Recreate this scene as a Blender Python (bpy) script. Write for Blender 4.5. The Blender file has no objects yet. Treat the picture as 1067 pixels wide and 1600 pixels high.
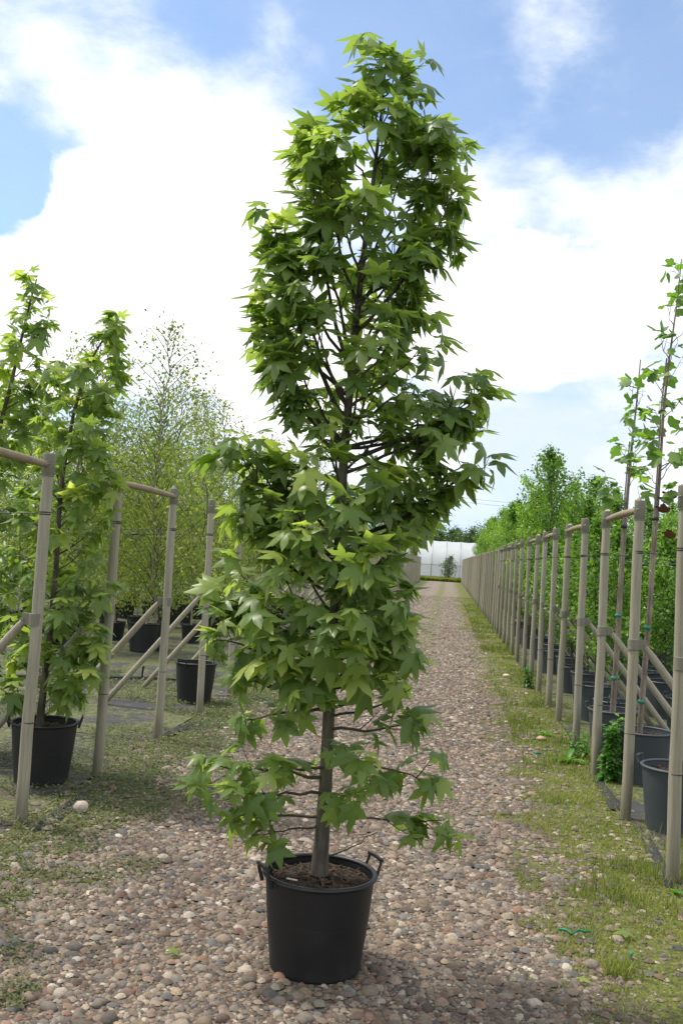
import bpy, math, random
import numpy as np
from mathutils import Matrix, Vector

# ------------------------------------------------------------------ camera
W, H = 1067, 1600
FPX = 1500.0
ROLL = math.radians(3.1)
VP = (700.0, 882.0)
CAMZ = 1.6
_fw = np.array([VP[0]-W/2, VP[1]-H/2, FPX]); _fw /= np.linalg.norm(_fw)
_up = np.array([math.sin(ROLL), -math.cos(ROLL), 0.0]); _up = _up - _fw*_up.dot(_fw); _up /= np.linalg.norm(_up)
_rt = np.cross(_up, _fw)
if _rt[0] < 0: _rt = -_rt
def ray(px, py):
    d = np.array([px-W/2, py-H/2, FPX]); return np.array([d@_rt, d@_fw, d@_up])
def ground(px, py, z=0.0):
    r = ray(px, py); return r*((z-CAMZ)/r[2]) + np.array([0, 0, CAMZ])
def aty(px, py, Y):
    r = ray(px, py); return r*(Y/r[1]) + np.array([0, 0, CAMZ])

scene = bpy.context.scene
col = scene.collection
cam = bpy.data.cameras.new('camera')
cam.sensor_fit = 'VERTICAL'; cam.sensor_height = 24.0; cam.sensor_width = 16.0
cam.lens = FPX/H*24.0
cam.clip_end = 3000.0; cam.clip_start = 0.05
camo = bpy.data.objects.new('camera', cam); col.objects.link(camo)
ex = np.array([_rt[0], _fw[0], _up[0]]); ey = -np.array([_rt[1], _fw[1], _up[1]]); ez = -np.array([_rt[2], _fw[2], _up[2]])
m = Matrix.Identity(4)
for i in range(3):
    m[i][0] = ex[i]; m[i][1] = ey[i]; m[i][2] = ez[i]
m[2][3] = CAMZ
camo.matrix_world = m
scene.camera = camo

# ------------------------------------------------------------------ light, sky, exposure
SUN_AZ = math.radians(-72.0)     # clockwise from +Y
SUN_EL = math.radians(60.0)
sd = Vector((math.sin(SUN_AZ)*math.cos(SUN_EL), math.cos(SUN_AZ)*math.cos(SUN_EL), math.sin(SUN_EL)))
sl = bpy.data.lights.new('sun', 'SUN'); sl.energy = 3.1; sl.angle = math.radians(7.0); sl.color = (1.0, 0.95, 0.86)
so = bpy.data.objects.new('sun', sl); col.objects.link(so)
so.rotation_euler = sd.to_track_quat('Z', 'Y').to_euler()
scene.view_settings.view_transform = 'Standard'
scene.view_settings.look = 'None'
scene.view_settings.gamma = 1.0
scene.view_settings.use_curve_mapping = False
scene.view_settings.exposure = 0.42

class NT:
    """small helper to write node trees"""
    def __init__(s, nt):
        s.nt = nt; s.n = nt.nodes; s.l = nt.links
    def set(s, sock, v):
        if isinstance(v, bpy.types.NodeSocket): s.l.new(v, sock)
        elif v is not None:
            if hasattr(sock.default_value, '__len__') and not hasattr(v, '__len__'): v = (v,)*len(sock.default_value)
            if hasattr(v, '__len__') and len(sock.default_value) == 4 and len(v) == 3: v = (*v, 1.0)
            sock.default_value = v
    def node(s, t, **k):
        n = s.n.new(t)
        for a, b in k.items(): setattr(n, a, b)
        return n
    def math(s, op, a, b=0.0, c=0.0, clamp=False):
        n = s.node('ShaderNodeMath', operation=op, use_clamp=clamp)
        for i, v in enumerate((a, b, c)): s.set(n.inputs[i], v)
        return n.outputs[0]
    def mix(s, f, a, b, blend='MIX'):
        n = s.node('ShaderNodeMix', data_type='RGBA', blend_type=blend)
        s.set(n.inputs['Factor'], f)
        s.set(n.inputs[6], a); s.set(n.inputs[7], b)
        return n.outputs[2]
    def noise(s, vec, scale, detail=4, rough=0.55, dist=0.0):
        n = s.node('ShaderNodeTexNoise')
        if vec is not None: s.l.new(vec, n.inputs['Vector'])
        n.inputs['Scale'].default_value = scale; n.inputs['Detail'].default_value = detail
        n.inputs['Roughness'].default_value = rough; n.inputs['Distortion'].default_value = dist
        return n.outputs['Fac']
    def vor(s, vec, scale, feat='F1', rnd=1.0):
        n = s.node('ShaderNodeTexVoronoi', feature=feat)
        if vec is not None: s.l.new(vec, n.inputs['Vector'])
        n.inputs['Scale'].default_value = scale; n.inputs['Randomness'].default_value = rnd
        return n
    def step(s, v, a, b):
        n = s.node('ShaderNodeMapRange', interpolation_type='SMOOTHSTEP')
        s.set(n.inputs['Value'], v); s.set(n.inputs['From Min'], a); s.set(n.inputs['From Max'], b)
        return n.outputs[0]
    def ramp(s, f, stops, interp='LINEAR'):
        n = s.node('ShaderNodeValToRGB'); n.color_ramp.interpolation = interp
        e = n.color_ramp.elements
        while len(e) < len(stops): e.new(0.5)
        for el, (p, c) in zip(e, stops): el.position = p; el.color = (*c, 1.0)
        s.set(n.inputs[0], f); return n.outputs[0]
    def bump(s, h, strength=0.5, dist=0.01):
        n = s.node('ShaderNodeBump'); n.inputs['Strength'].default_value = strength; n.inputs['Distance'].default_value = dist
        s.l.new(h, n.inputs['Height']); return n.outputs[0]
    def mapping(s, vec, scale=(1, 1, 1), loc=(0, 0, 0)):
        n = s.node('ShaderNodeMapping'); s.l.new(vec, n.inputs['Vector'])
        n.inputs['Scale'].default_value = scale; n.inputs['Location'].default_value = loc
        return n.outputs[0]

def srgb(r, g, b):
    f = lambda c: (c/255/12.92) if c/255 <= 0.04045 else ((c/255+0.055)/1.055)**2.4
    return (f(r), f(g), f(b))

world = bpy.data.worlds.new('World'); scene.world = world; world.use_nodes = True
wt = NT(world.node_tree); wt.n.clear()
tc = wt.node('ShaderNodeTexCoord'); D = tc.outputs['Generated']
sky = wt.node('ShaderNodeTexSky', sky_type='NISHITA'); sky.sun_disc = False
sky.sun_elevation = SUN_EL; sky.sun_rotation = SUN_AZ; sky.air_density = 1.0; sky.dust_density = 0.6; sky.ozone_density = 1.5
skyc = wt.mix(1.0, sky.outputs[0], (0.128, 0.142, 0.15), 'MULTIPLY')
Dm = wt.mapping(D, (1.0, 1.0, 1.9))
n1 = wt.noise(Dm, 3.1, 9, 0.56, 0.35)
n2 = wt.noise(wt.mapping(D, (1, 1, 1.6), (3.1, 1.7, 0.4)), 7.0, 7, 0.6, 0.2)
def lobe(px, py, rad):
    d = ray(px, py); d = d/np.linalg.norm(d)
    n = wt.node('ShaderNodeVectorMath', operation='DOT_PRODUCT'); wt.l.new(D, n.inputs[0]); n.inputs[1].default_value = d
    return wt.step(n.outputs['Value'], math.cos(math.radians(rad)), 1.0)
blue = wt.math('ADD', wt.math('MULTIPLY', wt.math('SUBTRACT', n1, 0.5), 1.5), wt.math('MULTIPLY', wt.math('SUBTRACT', n2, 0.5), 1.25))
for (px, py, rad, w) in [(500, 30, 8, .46), (650, 90, 7, .34), (880, 100, 9, .62), (250, 70, 6, .45), (20, 20, 6, .30), (10, 350, 8, .75), (1060, 130, 8, .36), (90, 290, 6, .2),
                         (120, 150, 7, -.22), (270, 230, 10, -.22), (880, 10, 6, -.15)]:
    blue = wt.math('ADD', blue, wt.math('MULTIPLY', lobe(px, py, rad), w))
bluef = wt.math('MULTIPLY', wt.step(blue, -0.12, 0.56), 0.88)
# cloud bodies: bright tops, faint grey-blue bellies
shade = wt.step(wt.math('ADD', wt.math('MULTIPLY', n2, 0.7), wt.math('MULTIPLY', wt.noise(wt.mapping(D, (1, 1, 2.2), (8, 2, 5)), 4.5, 7, .55, .3), 0.6)), 0.58, 0.88)
for (px, py, rad, w) in [(890, 640, 8, .8), (830, 740, 6, .5), (100, 560, 5, .3)]:
    shade = wt.math('ADD', shade, wt.math('MULTIPLY', lobe(px, py, rad), wt.math('MULTIPLY', n2, w*2)))
shade = wt.math('MINIMUM', shade, 1.0)
cloud = wt.mix(shade, (0.92, 0.945, 0.975), (0.62, 0.70, 0.84))
sxyz = wt.node('ShaderNodeSeparateXYZ'); wt.l.new(D, sxyz.inputs[0])
low = wt.math('SUBTRACT', 1.0, wt.step(wt.math('ADD', sxyz.outputs[2], wt.math('MULTIPLY', wt.math('SUBTRACT', n2, .5), 0.09)), 0.015, 0.115))
cloud = wt.mix(wt.math('MULTIPLY', low, 0.9), cloud, (0.50, 0.64, 0.87))
final = wt.mix(bluef, cloud, skyc)
cum = wt.math('MULTIPLY', wt.math('SUBTRACT', wt.noise(wt.mapping(D, (1, 1, 1.3), (2, 5, 1)), 9.0, 9, 0.58, 0.15), 0.5), 1.5)
for (px, py, rad, w) in [(225, 370, 6.5, .85), (60, 500, 6, .9), (330, 450, 7, .7), (760, 500, 7, .6), (900, 440, 6, .5), (480, 560, 8, .6)]:
    cum = wt.math('ADD', cum, wt.math('MULTIPLY', lobe(px, py, rad), w))
final = wt.mix(wt.math('MULTIPLY', wt.step(cum, 0.22, 0.42), .85), final, (1.0, 1.0, 1.0))
bg = wt.node('ShaderNodeBackground'); wt.l.new(final, bg.inputs['Color']); bg.inputs['Strength'].default_value = 1.0
wo = wt.node('ShaderNodeOutputWorld'); wt.l.new(bg.outputs[0], wo.inputs['Surface'])

# ------------------------------------------------------------------ mesh helpers
def mesh(name, V, F, smooth=True, tint=None, colr=None):
    V = np.asarray(V, np.float32).reshape(-1, 3); F = np.asarray(F, np.int32)
    k = F.shape[1]
    me = bpy.data.meshes.new(name)
    me.vertices.add(len(V)); me.vertices.foreach_set('co', V.ravel())
    me.loops.add(F.size); me.loops.foreach_set('vertex_index', F.ravel())
    me.polygons.add(len(F)); me.polygons.foreach_set('loop_start', np.arange(0, F.size, k, dtype=np.int32))
    me.polygons.foreach_set('loop_total', np.full(len(F), k, np.int32))
    me.polygons.foreach_set('use_smooth', np.full(len(F), smooth, bool))
    if tint is not None:
        a = me.attributes.new('tint', 'FLOAT', 'POINT'); a.data.foreach_set('value', np.asarray(tint, np.float32))
    if colr is not None:
        a = me.attributes.new('stone', 'FLOAT_COLOR', 'POINT')
        c = np.ones((len(V), 4), np.float32); c[:, :3] = colr; a.data.foreach_set('color', c.ravel())
    me.update(calc_edges=True)
    return me

class MB:
    """collects triangles"""
    def __init__(s): s.v = []; s.f = []; s.n = 0
    def add(s, V, F):
        V = np.asarray(V, float).reshape(-1, 3); F = np.asarray(F, int)
        if F.shape[1] == 4: F = np.concatenate([F[:, [0, 1, 2]], F[:, [0, 2, 3]]])
        s.v.append(V); s.f.append(F+s.n); s.n += len(V); return s
    def tube(s, P, R, seg=8, cap=True, sy=1.0, phase=0.0):
        P = np.asarray(P, float); n = len(P); R = np.broadcast_to(np.asarray(R, float), (n,))
        T = np.gradient(P, axis=0); T /= np.linalg.norm(T, axis=1, keepdims=True)+1e-12
        ref = np.array([0, 0, 1.0]) if abs(T[0][2]) < 0.9 else np.array([1.0, 0, 0])
        A = np.zeros_like(P); a = ref - T[0]*ref.dot(T[0])
        for i in range(n):
            a = a - T[i]*a.dot(T[i]); a /= np.linalg.norm(a)+1e-12; A[i] = a
        B = np.cross(T, A)
        th = np.linspace(0, 2*np.pi, seg, endpoint=False)+phase
        ring = P[:, None, :] + R[:, None, None]*(A[:, None, :]*np.cos(th)[None, :, None] + sy*B[:, None, :]*np.sin(th)[None, :, None])
        V = ring.reshape(-1, 3)
        i = np.arange(n-1)[:, None]*seg; j = np.arange(seg)[None, :]; j2 = (j+1) % seg
        F = np.stack([i+j, i+j2, i+seg+j2, i+seg+j], -1).reshape(-1, 4)
        s.add(V, F)
        if cap:
            for e, c in ((0, 0), (n-1, 1)):
                idx = np.arange(seg); 
                VV = np.concatenate([ring[e], P[e][None]])
                f = np.stack([idx, (idx+1) % seg, np.full(seg, seg)], -1)
                if c == 0: f = f[:, ::-1]
                s.add(VV, f)
        return s
    def revolve(s, prof, seg=40, c=(0, 0, 0)):
        prof = np.asarray(prof, float); n = len(prof)
        th = np.linspace(0, 2*np.pi, seg, endpoint=False)
        V = np.stack([prof[:, 0][:, None]*np.cos(th), prof[:, 0][:, None]*np.sin(th), np.repeat(prof[:, 1][:, None], seg, 1)], -1).reshape(-1, 3)+np.array(c)
        i = np.arange(n-1)[:, None]*seg; j = np.arange(seg)[None, :]; j2 = (j+1) % seg
        return s.add(V, np.stack([i+j, i+j2, i+seg+j2, i+seg+j], -1).reshape(-1, 4))
    def box(s, lo, hi):
        x0, y0, z0 = lo; x1, y1, z1 = hi
        c = np.array([[x0,y0,z0],[x1,y0,z0],[x1,y1,z0],[x0,y1,z0],[x0,y0,z1],[x1,y0,z1],[x1,y1,z1],[x0,y1,z1]])
        for q in ([0,3,2,1],[4,5,6,7],[0,1,5,4],[1,2,6,5],[2,3,7,6],[3,0,4,7]):
            s.add(c[q], [[0, 1, 2, 3]])
        return s
    def mesh(s, name, smooth=True, tint=None): 
        V = np.concatenate(s.v); F = np.concatenate(s.f)
        return mesh(name, V, F, smooth, None if tint is None else np.full(len(V), tint))

def link(name, me, mat=None, parent=None, local=False):
    o = bpy.data.objects.new(name, me)
    col.objects.link(o)
    if mat is not None and me is not None and not me.materials: me.materials.append(mat)
    if parent is not None:
        o.parent = parent
        if not local and parent.type == 'EMPTY': o.matrix_parent_inverse = Matrix.Translation(-parent.location)
    return o
def empty(name, loc, label, cat, group=None, rz=0.0):
    o = bpy.data.objects.new(name, None); col.objects.link(o); o.empty_display_size = 0.1
    o.location = loc; o.rotation_euler = (0, 0, rz)
    return tag(o, label, cat, group)
def tag(o, label=None, cat=None, group=None, kind=None):
    if label: o['label'] = label
    if cat: o['category'] = cat
    if group: o['group'] = group
    if kind: o['kind'] = kind
    return o
def copy_tree(o, parent=None, skip=()):
    c = o.copy(); col.objects.link(c); c.parent = parent
    for ch in list(o.children):
        if ch.name.split('.')[0] not in skip: copy_tree(ch, c, skip)
    return c

_G = np.random.default_rng(5).random((64, 64))
def vnoise(x, y):
    x = np.asarray(x); y = np.asarray(y)
    xi = np.floor(x).astype(int); yi = np.floor(y).astype(int); fx = x-xi; fy = y-yi
    fx = fx*fx*(3-2*fx); fy = fy*fy*(3-2*fy)
    g = lambda a, b: _G[a % 64, b % 64]
    return (g(xi, yi)*(1-fx)+g(xi+1, yi)*fx)*(1-fy) + (g(xi, yi+1)*(1-fx)+g(xi+1, yi+1)*fx)*fy
def fbm(x, y): return (vnoise(x, y)*.5+vnoise(x*2.1+7, y*2.1+3)*.3+vnoise(x*4.3+1, y*4.3+9)*.2)
def sstep(v, a, b):
    t = np.clip((v-a)/(b-a), 0, 1); return t*t*(3-2*t)

# ------------------------------------------------------------------ materials
def mat(name):
    m = bpy.data.materials.new(name); m.use_nodes = True
    t = NT(m.node_tree); t.n.clear()
    t.out = t.node('ShaderNodeOutputMaterial'); t.p = t.node('ShaderNodeBsdfPrincipled')
    t.l.new(t.p.outputs[0], t.out.inputs['Surface'])
    t.tc = t.node('ShaderNodeTexCoord'); t.obj = t.tc.outputs['Object']
    t.mat = m
    return t
def simple(name, c, rough=0.6, var=0.25, scale=12.0, bump=0.0, stretch=(1, 1, 1), spec=0.5, metallic=0.0):
    t = mat(name)
    v = t.mapping(t.obj, stretch)
    n = t.noise(v, scale, 5, 0.6)
    cc = t.mix(n, tuple(x*(1-var) for x in c), tuple(min(1, x*(1+var)) for x in c))
    t.set(t.p.inputs['Base Color'], cc); t.p.inputs['Roughness'].default_value = rough
    t.p.inputs['Specular IOR Level'].default_value = spec; t.p.inputs['Metallic'].default_value = metallic
    if bump: t.set(t.p.inputs['Normal'], t.bump(n, bump, 0.004))
    return t.mat
def leafmat(name, dark, light, young, trans=0.45, rough=0.42, rnd=0.5, tcol=(1.0, 1.25, 0.35), tstr=1.6):
    t = mat(name)
    a = t.node('ShaderNodeAttribute', attribute_name='tint').outputs['Fac']
    oi = t.node('ShaderNodeObjectInfo').outputs['Random']
    v = t.math('ADD', a, t.math('MULTIPLY', t.math('SUBTRACT', oi, 0.5), rnd))
    v = t.math('ADD', v, t.math('MULTIPLY', t.math('SUBTRACT', t.noise(t.obj, 38.0, 3), 0.5), 0.25), clamp=True)
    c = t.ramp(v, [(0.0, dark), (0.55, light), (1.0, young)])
    t.set(t.p.inputs['Base Color'], c); t.p.inputs['Roughness'].default_value = rough
    t.p.inputs['Specular IOR Level'].default_value = 0.42
    tr = t.node('ShaderNodeBsdfTranslucent')
    t.set(tr.inputs['Color'], t.mix(1.0, c, tuple(x*tstr for x in tcol), 'MULTIPLY'))
    mx = t.node('ShaderNodeMixShader'); mx.inputs[0].default_value = trans
    t.l.new(t.p.outputs[0], mx.inputs[1]); t.l.new(tr.outputs[0], mx.inputs[2]); t.l.new(mx.outputs[0], t.out.inputs['Surface'])
    return t.mat

M = {}
M['sweetgum'] = leafmat('sweetgum_leaf', (0.105, 0.172, 0.048), (0.185, 0.268, 0.078), (0.36, 0.43, 0.12), 0.54, tcol=(1.2, 1.15, .52), tstr=1.85, rough=.36)
M['tulip'] = leafmat('tulip_leaf', (0.09, 0.16, 0.045), (0.15, 0.24, 0.07), (0.25, 0.34, 0.09), 0.45)
M['birch'] = leafmat('birch_leaf', (0.12, 0.16, 0.04), (0.205, 0.24, 0.065), (0.31, 0.28, 0.09), 0.48)
M['hedge'] = leafmat('hornbeam_leaf', (0.07, 0.135, 0.022), (0.14, 0.24, 0.038), (0.26, 0.36, 0.06), 0.45)
M['shrub'] = leafmat('shrub_leaf', (0.04, 0.095, 0.016), (0.10, 0.19, 0.03), (0.23, 0.34, 0.05), 0.42)
M['far'] = leafmat('far_leaf', (0.035, 0.07, 0.02), (0.07, 0.12, 0.035), (0.11, 0.16, 0.05), 0.3)
M['grass'] = leafmat('grass_blade', (0.10, 0.12, 0.022), (0.185, 0.205, 0.038), (0.33, 0.30, 0.10), 0.35, 0.55)
M['moss'] = leafmat('creeper_leaf', (0.045, 0.062, 0.024), (0.095, 0.115, 0.038), (0.17, 0.17, 0.06), 0.25, 0.6)
M['weed'] = leafmat('weed_leaf', (0.04, 0.12, 0.02), (0.08, 0.20, 0.03), (0.16, 0.30, 0.05), 0.35)
M['deadleaf'] = simple('dead_leaf', (0.16, 0.07, 0.035), 0.8, 0.4, 40)

def bark(name, c, c2, scale=30):
    t = mat(name)
    v = t.mapping(t.obj, (1, 1, 0.25))
    n = t.noise(v, scale, 6, 0.65); b = t.noise(t.obj, 7, 4)
    cc = t.mix(t.step(t.math('ADD', t.math('MULTIPLY', n, .6), t.math('MULTIPLY', b, .5)), .38, .72), c, c2)
    t.set(t.p.inputs['Base Color'], cc); t.p.inputs['Roughness'].default_value = 0.85
    t.set(t.p.inputs['Normal'], t.bump(n, 0.6, 0.006)); return t.mat
M['bark'] = bark('sweetgum_bark', (0.05, 0.042, 0.031), (0.155, 0.135, 0.10))
M['twig'] = bark('twig_bark', (0.05, 0.038, 0.028), (0.10, 0.08, 0.055), 50)
M['tulipbark'] = bark('tulip_bark', (0.15, 0.115, 0.085), (0.30, 0.25, 0.20), 26)
M['birchbark'] = bark('birch_bark', (0.16, 0.12, 0.085), (0.38, 0.33, 0.26), 22)
M['cane'] = simple('bamboo_cane', (0.42, 0.33, 0.19), 0.6, 0.3, 20)

# plastic pots with scuffs and dust
def potmat(name, c, dust):
    t = mat(name)
    n = t.noise(t.obj, 9, 6, .65); s = t.noise(t.mapping(t.obj, (60, 60, 9)), 3, 3, .5)
    sx = t.node('ShaderNodeSeparateXYZ'); t.l.new(t.obj, sx.inputs[0])
    lowd = t.math('SUBTRACT', 1.0, t.step(sx.outputs[2], 0.0, 0.09))
    f = t.math('ADD', t.math('MULTIPLY', t.step(n, .5, .8), .35), t.math('MULTIPLY', lowd, t.math('MULTIPLY', n, .55)))
    f = t.math('ADD', f, t.math('MULTIPLY', t.step(s, .70, .78), .35), clamp=True)
    t.set(t.p.inputs['Base Color'], t.mix(f, c, dust))
    t.set(t.p.inputs['Roughness'], t.math('ADD', 0.38, t.math('MULTIPLY', n, 0.3)))
    t.set(t.p.inputs['Normal'], t.bump(t.noise(t.obj, 55, 4), 0.08, 0.003)); return t.mat
M['pot'] = potmat('black_plastic', (0.0065, 0.007, 0.0078), (0.030, 0.028, 0.024))
M['potgrey'] = potmat('charcoal_plastic', (0.042, 0.052, 0.060), (0.09, 0.092, 0.088))
t = mat('potting_soil')
n = t.noise(t.obj, 60, 8, .7); w = t.vor(t.obj, 55)
t.set(t.p.inputs['Base Color'], t.mix(t.step(n, .42, .72), (0.012, 0.008, 0.005), (0.10, 0.062, 0.034)))
t.p.inputs['Roughness'].default_value = 0.95; t.set(t.p.inputs['Normal'], t.bump(t.math('ADD', n, w.outputs['Distance']), 1.0, 0.02)); M['soil'] = t.mat
M['chip'] = simple('bark_chip', (0.07, 0.042, 0.024), 0.9, 0.6, 30)

# weathered round wood
def postmat(name, c1, c2, stain):
    t = mat(name)
    oi = t.node('ShaderNodeObjectInfo').outputs['Random']
    add = t.node('ShaderNodeVectorMath', operation='ADD'); t.l.new(t.obj, add.inputs[0])
    cmb = t.node('ShaderNodeCombineXYZ'); t.l.new(t.math('MULTIPLY', oi, 37.0), cmb.inputs[2]); t.l.new(cmb.outputs[0], add.inputs[1])
    v = add.outputs[0]
    gr = t.noise(t.mapping(v, (26, 26, 1.3)), 3.0, 6, .65)
    bl = t.noise(t.mapping(v, (3, 3, 1.2)), 2.2, 5, .6)
    c = t.mix(t.step(gr, .3, .7), c1, c2)
    c = t.mix(t.math('MULTIPLY', t.step(bl, .55, .8), .55), c, stain)
    c = t.mix(t.math('MULTIPLY', oi, .35), c, (0.22, 0.185, 0.12))
    # damp, algae-green foot of the post
    sx = t.node('ShaderNodeSeparateXYZ'); t.l.new(t.obj, sx.inputs[0])
    foot = t.math('SUBTRACT', 1.0, t.step(t.math('ADD', sx.outputs[2], t.math('MULTIPLY', t.math('SUBTRACT', bl, .5), .35)), 0.03, 0.30))
    c = t.mix(t.math('MULTIPLY', foot, .55), c, (0.10, 0.095, 0.05))
    t.set(t.p.inputs['Base Color'], c); t.p.inputs['Roughness'].default_value = 0.78
    t.set(t.p.inputs['Normal'], t.bump(gr, 0.35, 0.003)); return t.mat
M['post'] = postmat('weathered_post', (0.27, 0.245, 0.18), (0.395, 0.365, 0.275), (0.19, 0.175, 0.115))
M['poststain'] = postmat('stained_post', (0.27, 0.25, 0.195), (0.40, 0.375, 0.30), (0.45, 0.19, 0.05))
M['bar'] = postmat('brown_rail', (0.20, 0.15, 0.085), (0.32, 0.255, 0.155), (0.14, 0.11, 0.06))
M['collar'] = simple('collar', (0.20, 0.185, 0.14), 0.7, 0.3, 18, 0.2, (1, 1, .3))
M['joint'] = simple('joint_line', (0.07, 0.06, 0.045), 0.8, 0.3, 20)
M['wire'] = simple('black_wire', (0.02, 0.02, 0.02), 0.5, 0.2, 30)
M['steel'] = simple('galvanised_bolt', (0.35, 0.34, 0.32), 0.45, 0.3, 40, metallic=0.8)
M['tie'] = simple('green_tie', (0.01, 0.20, 0.10), 0.5, 0.2, 30)

# stones
t = mat('pebble_surface')
at = t.node('ShaderNodeAttribute', attribute_name='stone').outputs['Color']
n = t.noise(t.obj, 120, 4, .6); n2_ = t.noise(t.obj, 26, 4, .6)
c = t.mix(1.0, at, t.ramp(n, [(0.25, (0.62, 0.6, 0.58)), (0.75, (1.25, 1.22, 1.18))]), 'MULTIPLY')
c = t.mix(t.math('MULTIPLY', t.step(n2_, .55, .75), .45), c, (0.13, 0.115, 0.075))
t.set(t.p.inputs['Base Color'], c); t.p.inputs['Roughness'].default_value = 0.82; t.p.inputs['Specular IOR Level'].default_value = 0.35
t.set(t.p.inputs['Normal'], t.bump(n, 0.25, 0.003)); M['gravel'] = t.mat
t = mat('big_pebble')
oc = t.node('ShaderNodeObjectInfo').outputs['Color']
n = t.noise(t.obj, 3.5, 6, .65); n3 = t.noise(t.obj, 14, 3)
c = t.mix(1.0, oc, t.ramp(n, [(0.25, (0.6, 0.58, 0.56)), (0.75, (1.3, 1.25, 1.2))]), 'MULTIPLY')
c = t.mix(t.math('MULTIPLY', t.step(n3, .56, .74), .4), c, (0.14, 0.12, 0.08))
t.set(t.p.inputs['Base Color'], c); t.p.inputs['Roughness'].default_value = 0.8; t.p.inputs['Specular IOR Level'].default_value = 0.35
t.set(t.p.inputs['Normal'], t.bump(n3, 0.3, 0.05)); M['pebble'] = t.mat

# path: compacted gravel, greener along both verges and along the crown further off
def pathmat():
    t = mat('gravel_path')
    sx = t.node('ShaderNodeSeparateXYZ'); t.l.new(t.obj, sx.inputs[0]); X, Y = sx.outputs[0], sx.outputs[1]
    v1 = t.vor(t.obj, 38); v2 = t.vor(t.obj, 85)
    pal = [(0.0, (0.17, 0.16, 0.15)), (0.18, (0.30, 0.245, 0.20)), (0.38, (0.36, 0.29, 0.225)), (0.55, (0.25, 0.23, 0.21)), (0.72, (0.42, 0.33, 0.25)), (0.88, (0.31, 0.215, 0.17)), (1.0, (0.50, 0.46, 0.40))]
    r1 = t.node('ShaderNodeSeparateColor'); t.l.new(v1.outputs['Color'], r1.inputs[0])
    r2 = t.node('ShaderNodeSeparateColor'); t.l.new(v2.outputs['Color'], r2.inputs[0])
    c1 = t.ramp(r1.outputs[0], pal); c2 = t.ramp(r2.outputs[0], pal)
    c = t.mix(t.step(r1.outputs[1], .4, .5), c2, c1)
    gap = t.step(t.mix(t.step(r1.outputs[1], .4, .5), v2.outputs['Distance'], v1.outputs['Distance']), .42, .75)
    dirt = t.mix(t.noise(t.obj, 30, 6, .65), (0.035, 0.027, 0.018), (0.115, 0.092, 0.062))
    near = t.math('SUBTRACT', 1.0, t.step(Y, 9.0, 17.0))
    c = t.mix(t.math('MAXIMUM', gap, t.math('MULTIPLY', near, .75)), c, dirt)
    n = t.noise(t.obj, 2.1, 7, .62); nn = t.noise(t.obj, 11, 6, .65)
    jit = t.math('ADD', t.math('MULTIPLY', t.math('SUBTRACT', n, .5), 1.3), t.math('MULTIPLY', t.math('SUBTRACT', nn, .5), 1.3))
    gr = t.step(t.math('ADD', X, jit), 0.42, 0.86)
    gl = t.math('SUBTRACT', 1.0, t.step(t.math('ADD', X, jit), -1.92, -1.45))
    cen = t.math('ABSOLUTE', t.math('ADD', X, 0.34))
    gc = t.math('MULTIPLY', t.math('SUBTRACT', 1.0, t.step(t.math('ADD', cen, jit), 0.0, 0.32)), t.math('MULTIPLY', t.step(Y, 9, 22), .8))
    g = t.math('MAXIMUM', t.math('MAXIMUM', gr, gl), gc)
    green = t.ramp(t.noise(t.obj, 24, 7, .68), [(0.28, (0.04, 0.045, 0.016)), (0.45, (0.10, 0.115, 0.026)), (0.6, (0.17, 0.19, 0.035)), (0.75, (0.25, 0.235, 0.085))])
    green = t.mix(t.math('SUBTRACT', 1.0, t.step(X, -1.4, -1.0)), green, t.mix(1.0, green, (.62, .66, .95), 'MULTIPLY'))  # left verge green painted darker and greyer to stand in for shade
    c = t.mix(t.math('MULTIPLY', g, .93), c, green)
    t.set(t.p.inputs['Base Color'], c); t.p.inputs['Roughness'].default_value = 0.92; t.p.inputs['Specular IOR Level'].default_value = 0.2
    h = t.math('SUBTRACT', t.math('MULTIPLY', nn, .8), t.math('ADD', v1.outputs['Distance'], t.math('MULTIPLY', v2.outputs['Distance'], .5)))
    t.set(t.p.inputs['Normal'], t.bump(h, 0.6, 0.02)); return t.mat
M['path'] = pathmat()
def fabricmat():
    t = mat('woven_weed_fabric')
    wv = t.node('ShaderNodeTexWave', wave_type='BANDS', bands_direction='X'); t.l.new(t.obj, wv.inputs['Vector']); wv.inputs['Scale'].default_value = 120
    n = t.noise(t.obj, 1.5, 7, .62, .3); nn = t.noise(t.obj, 19, 6, .65); nd = t.noise(t.mapping(t.obj, (1, 1, 1), (5, 9, 0)), 2.6, 6, .65)
    base = t.mix(wv.outputs['Fac'], (0.024, 0.024, 0.027), (0.042, 0.042, 0.046))
    base = t.mix(t.math('MULTIPLY', t.step(nd, .46, .66), .8), base, t.mix(nn, (0.06, 0.045, 0.03), (0.17, 0.13, 0.09)))
    green = t.ramp(nn, [(0.3, (0.03, 0.033, 0.015)), (0.48, (0.075, 0.082, 0.026)), (0.62, (0.125, 0.135, 0.036)), (0.78, (0.18, 0.165, 0.07))])
    f = t.step(t.math('ADD', n, t.math('MULTIPLY', t.math('SUBTRACT', nn, .5), .35)), .43, .51)
    t.set(t.p.inputs['Base Color'], t.mix(f, base, green)); t.p.inputs['Roughness'].default_value = .85
    t.set(t.p.inputs['Normal'], t.bump(t.math('ADD', nn, t.math('MULTIPLY', f, .8)), .5, .02)); return t.mat
M['fabric'] = fabricmat()
M['fabricplain'] = simple('fabric_edge', (0.022, 0.022, 0.026), 0.75, 0.3, 40, 0.3)
M['field'] = simple('field_grass', (0.085, 0.11, 0.03), 0.95, 0.5, 1.5)

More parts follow.
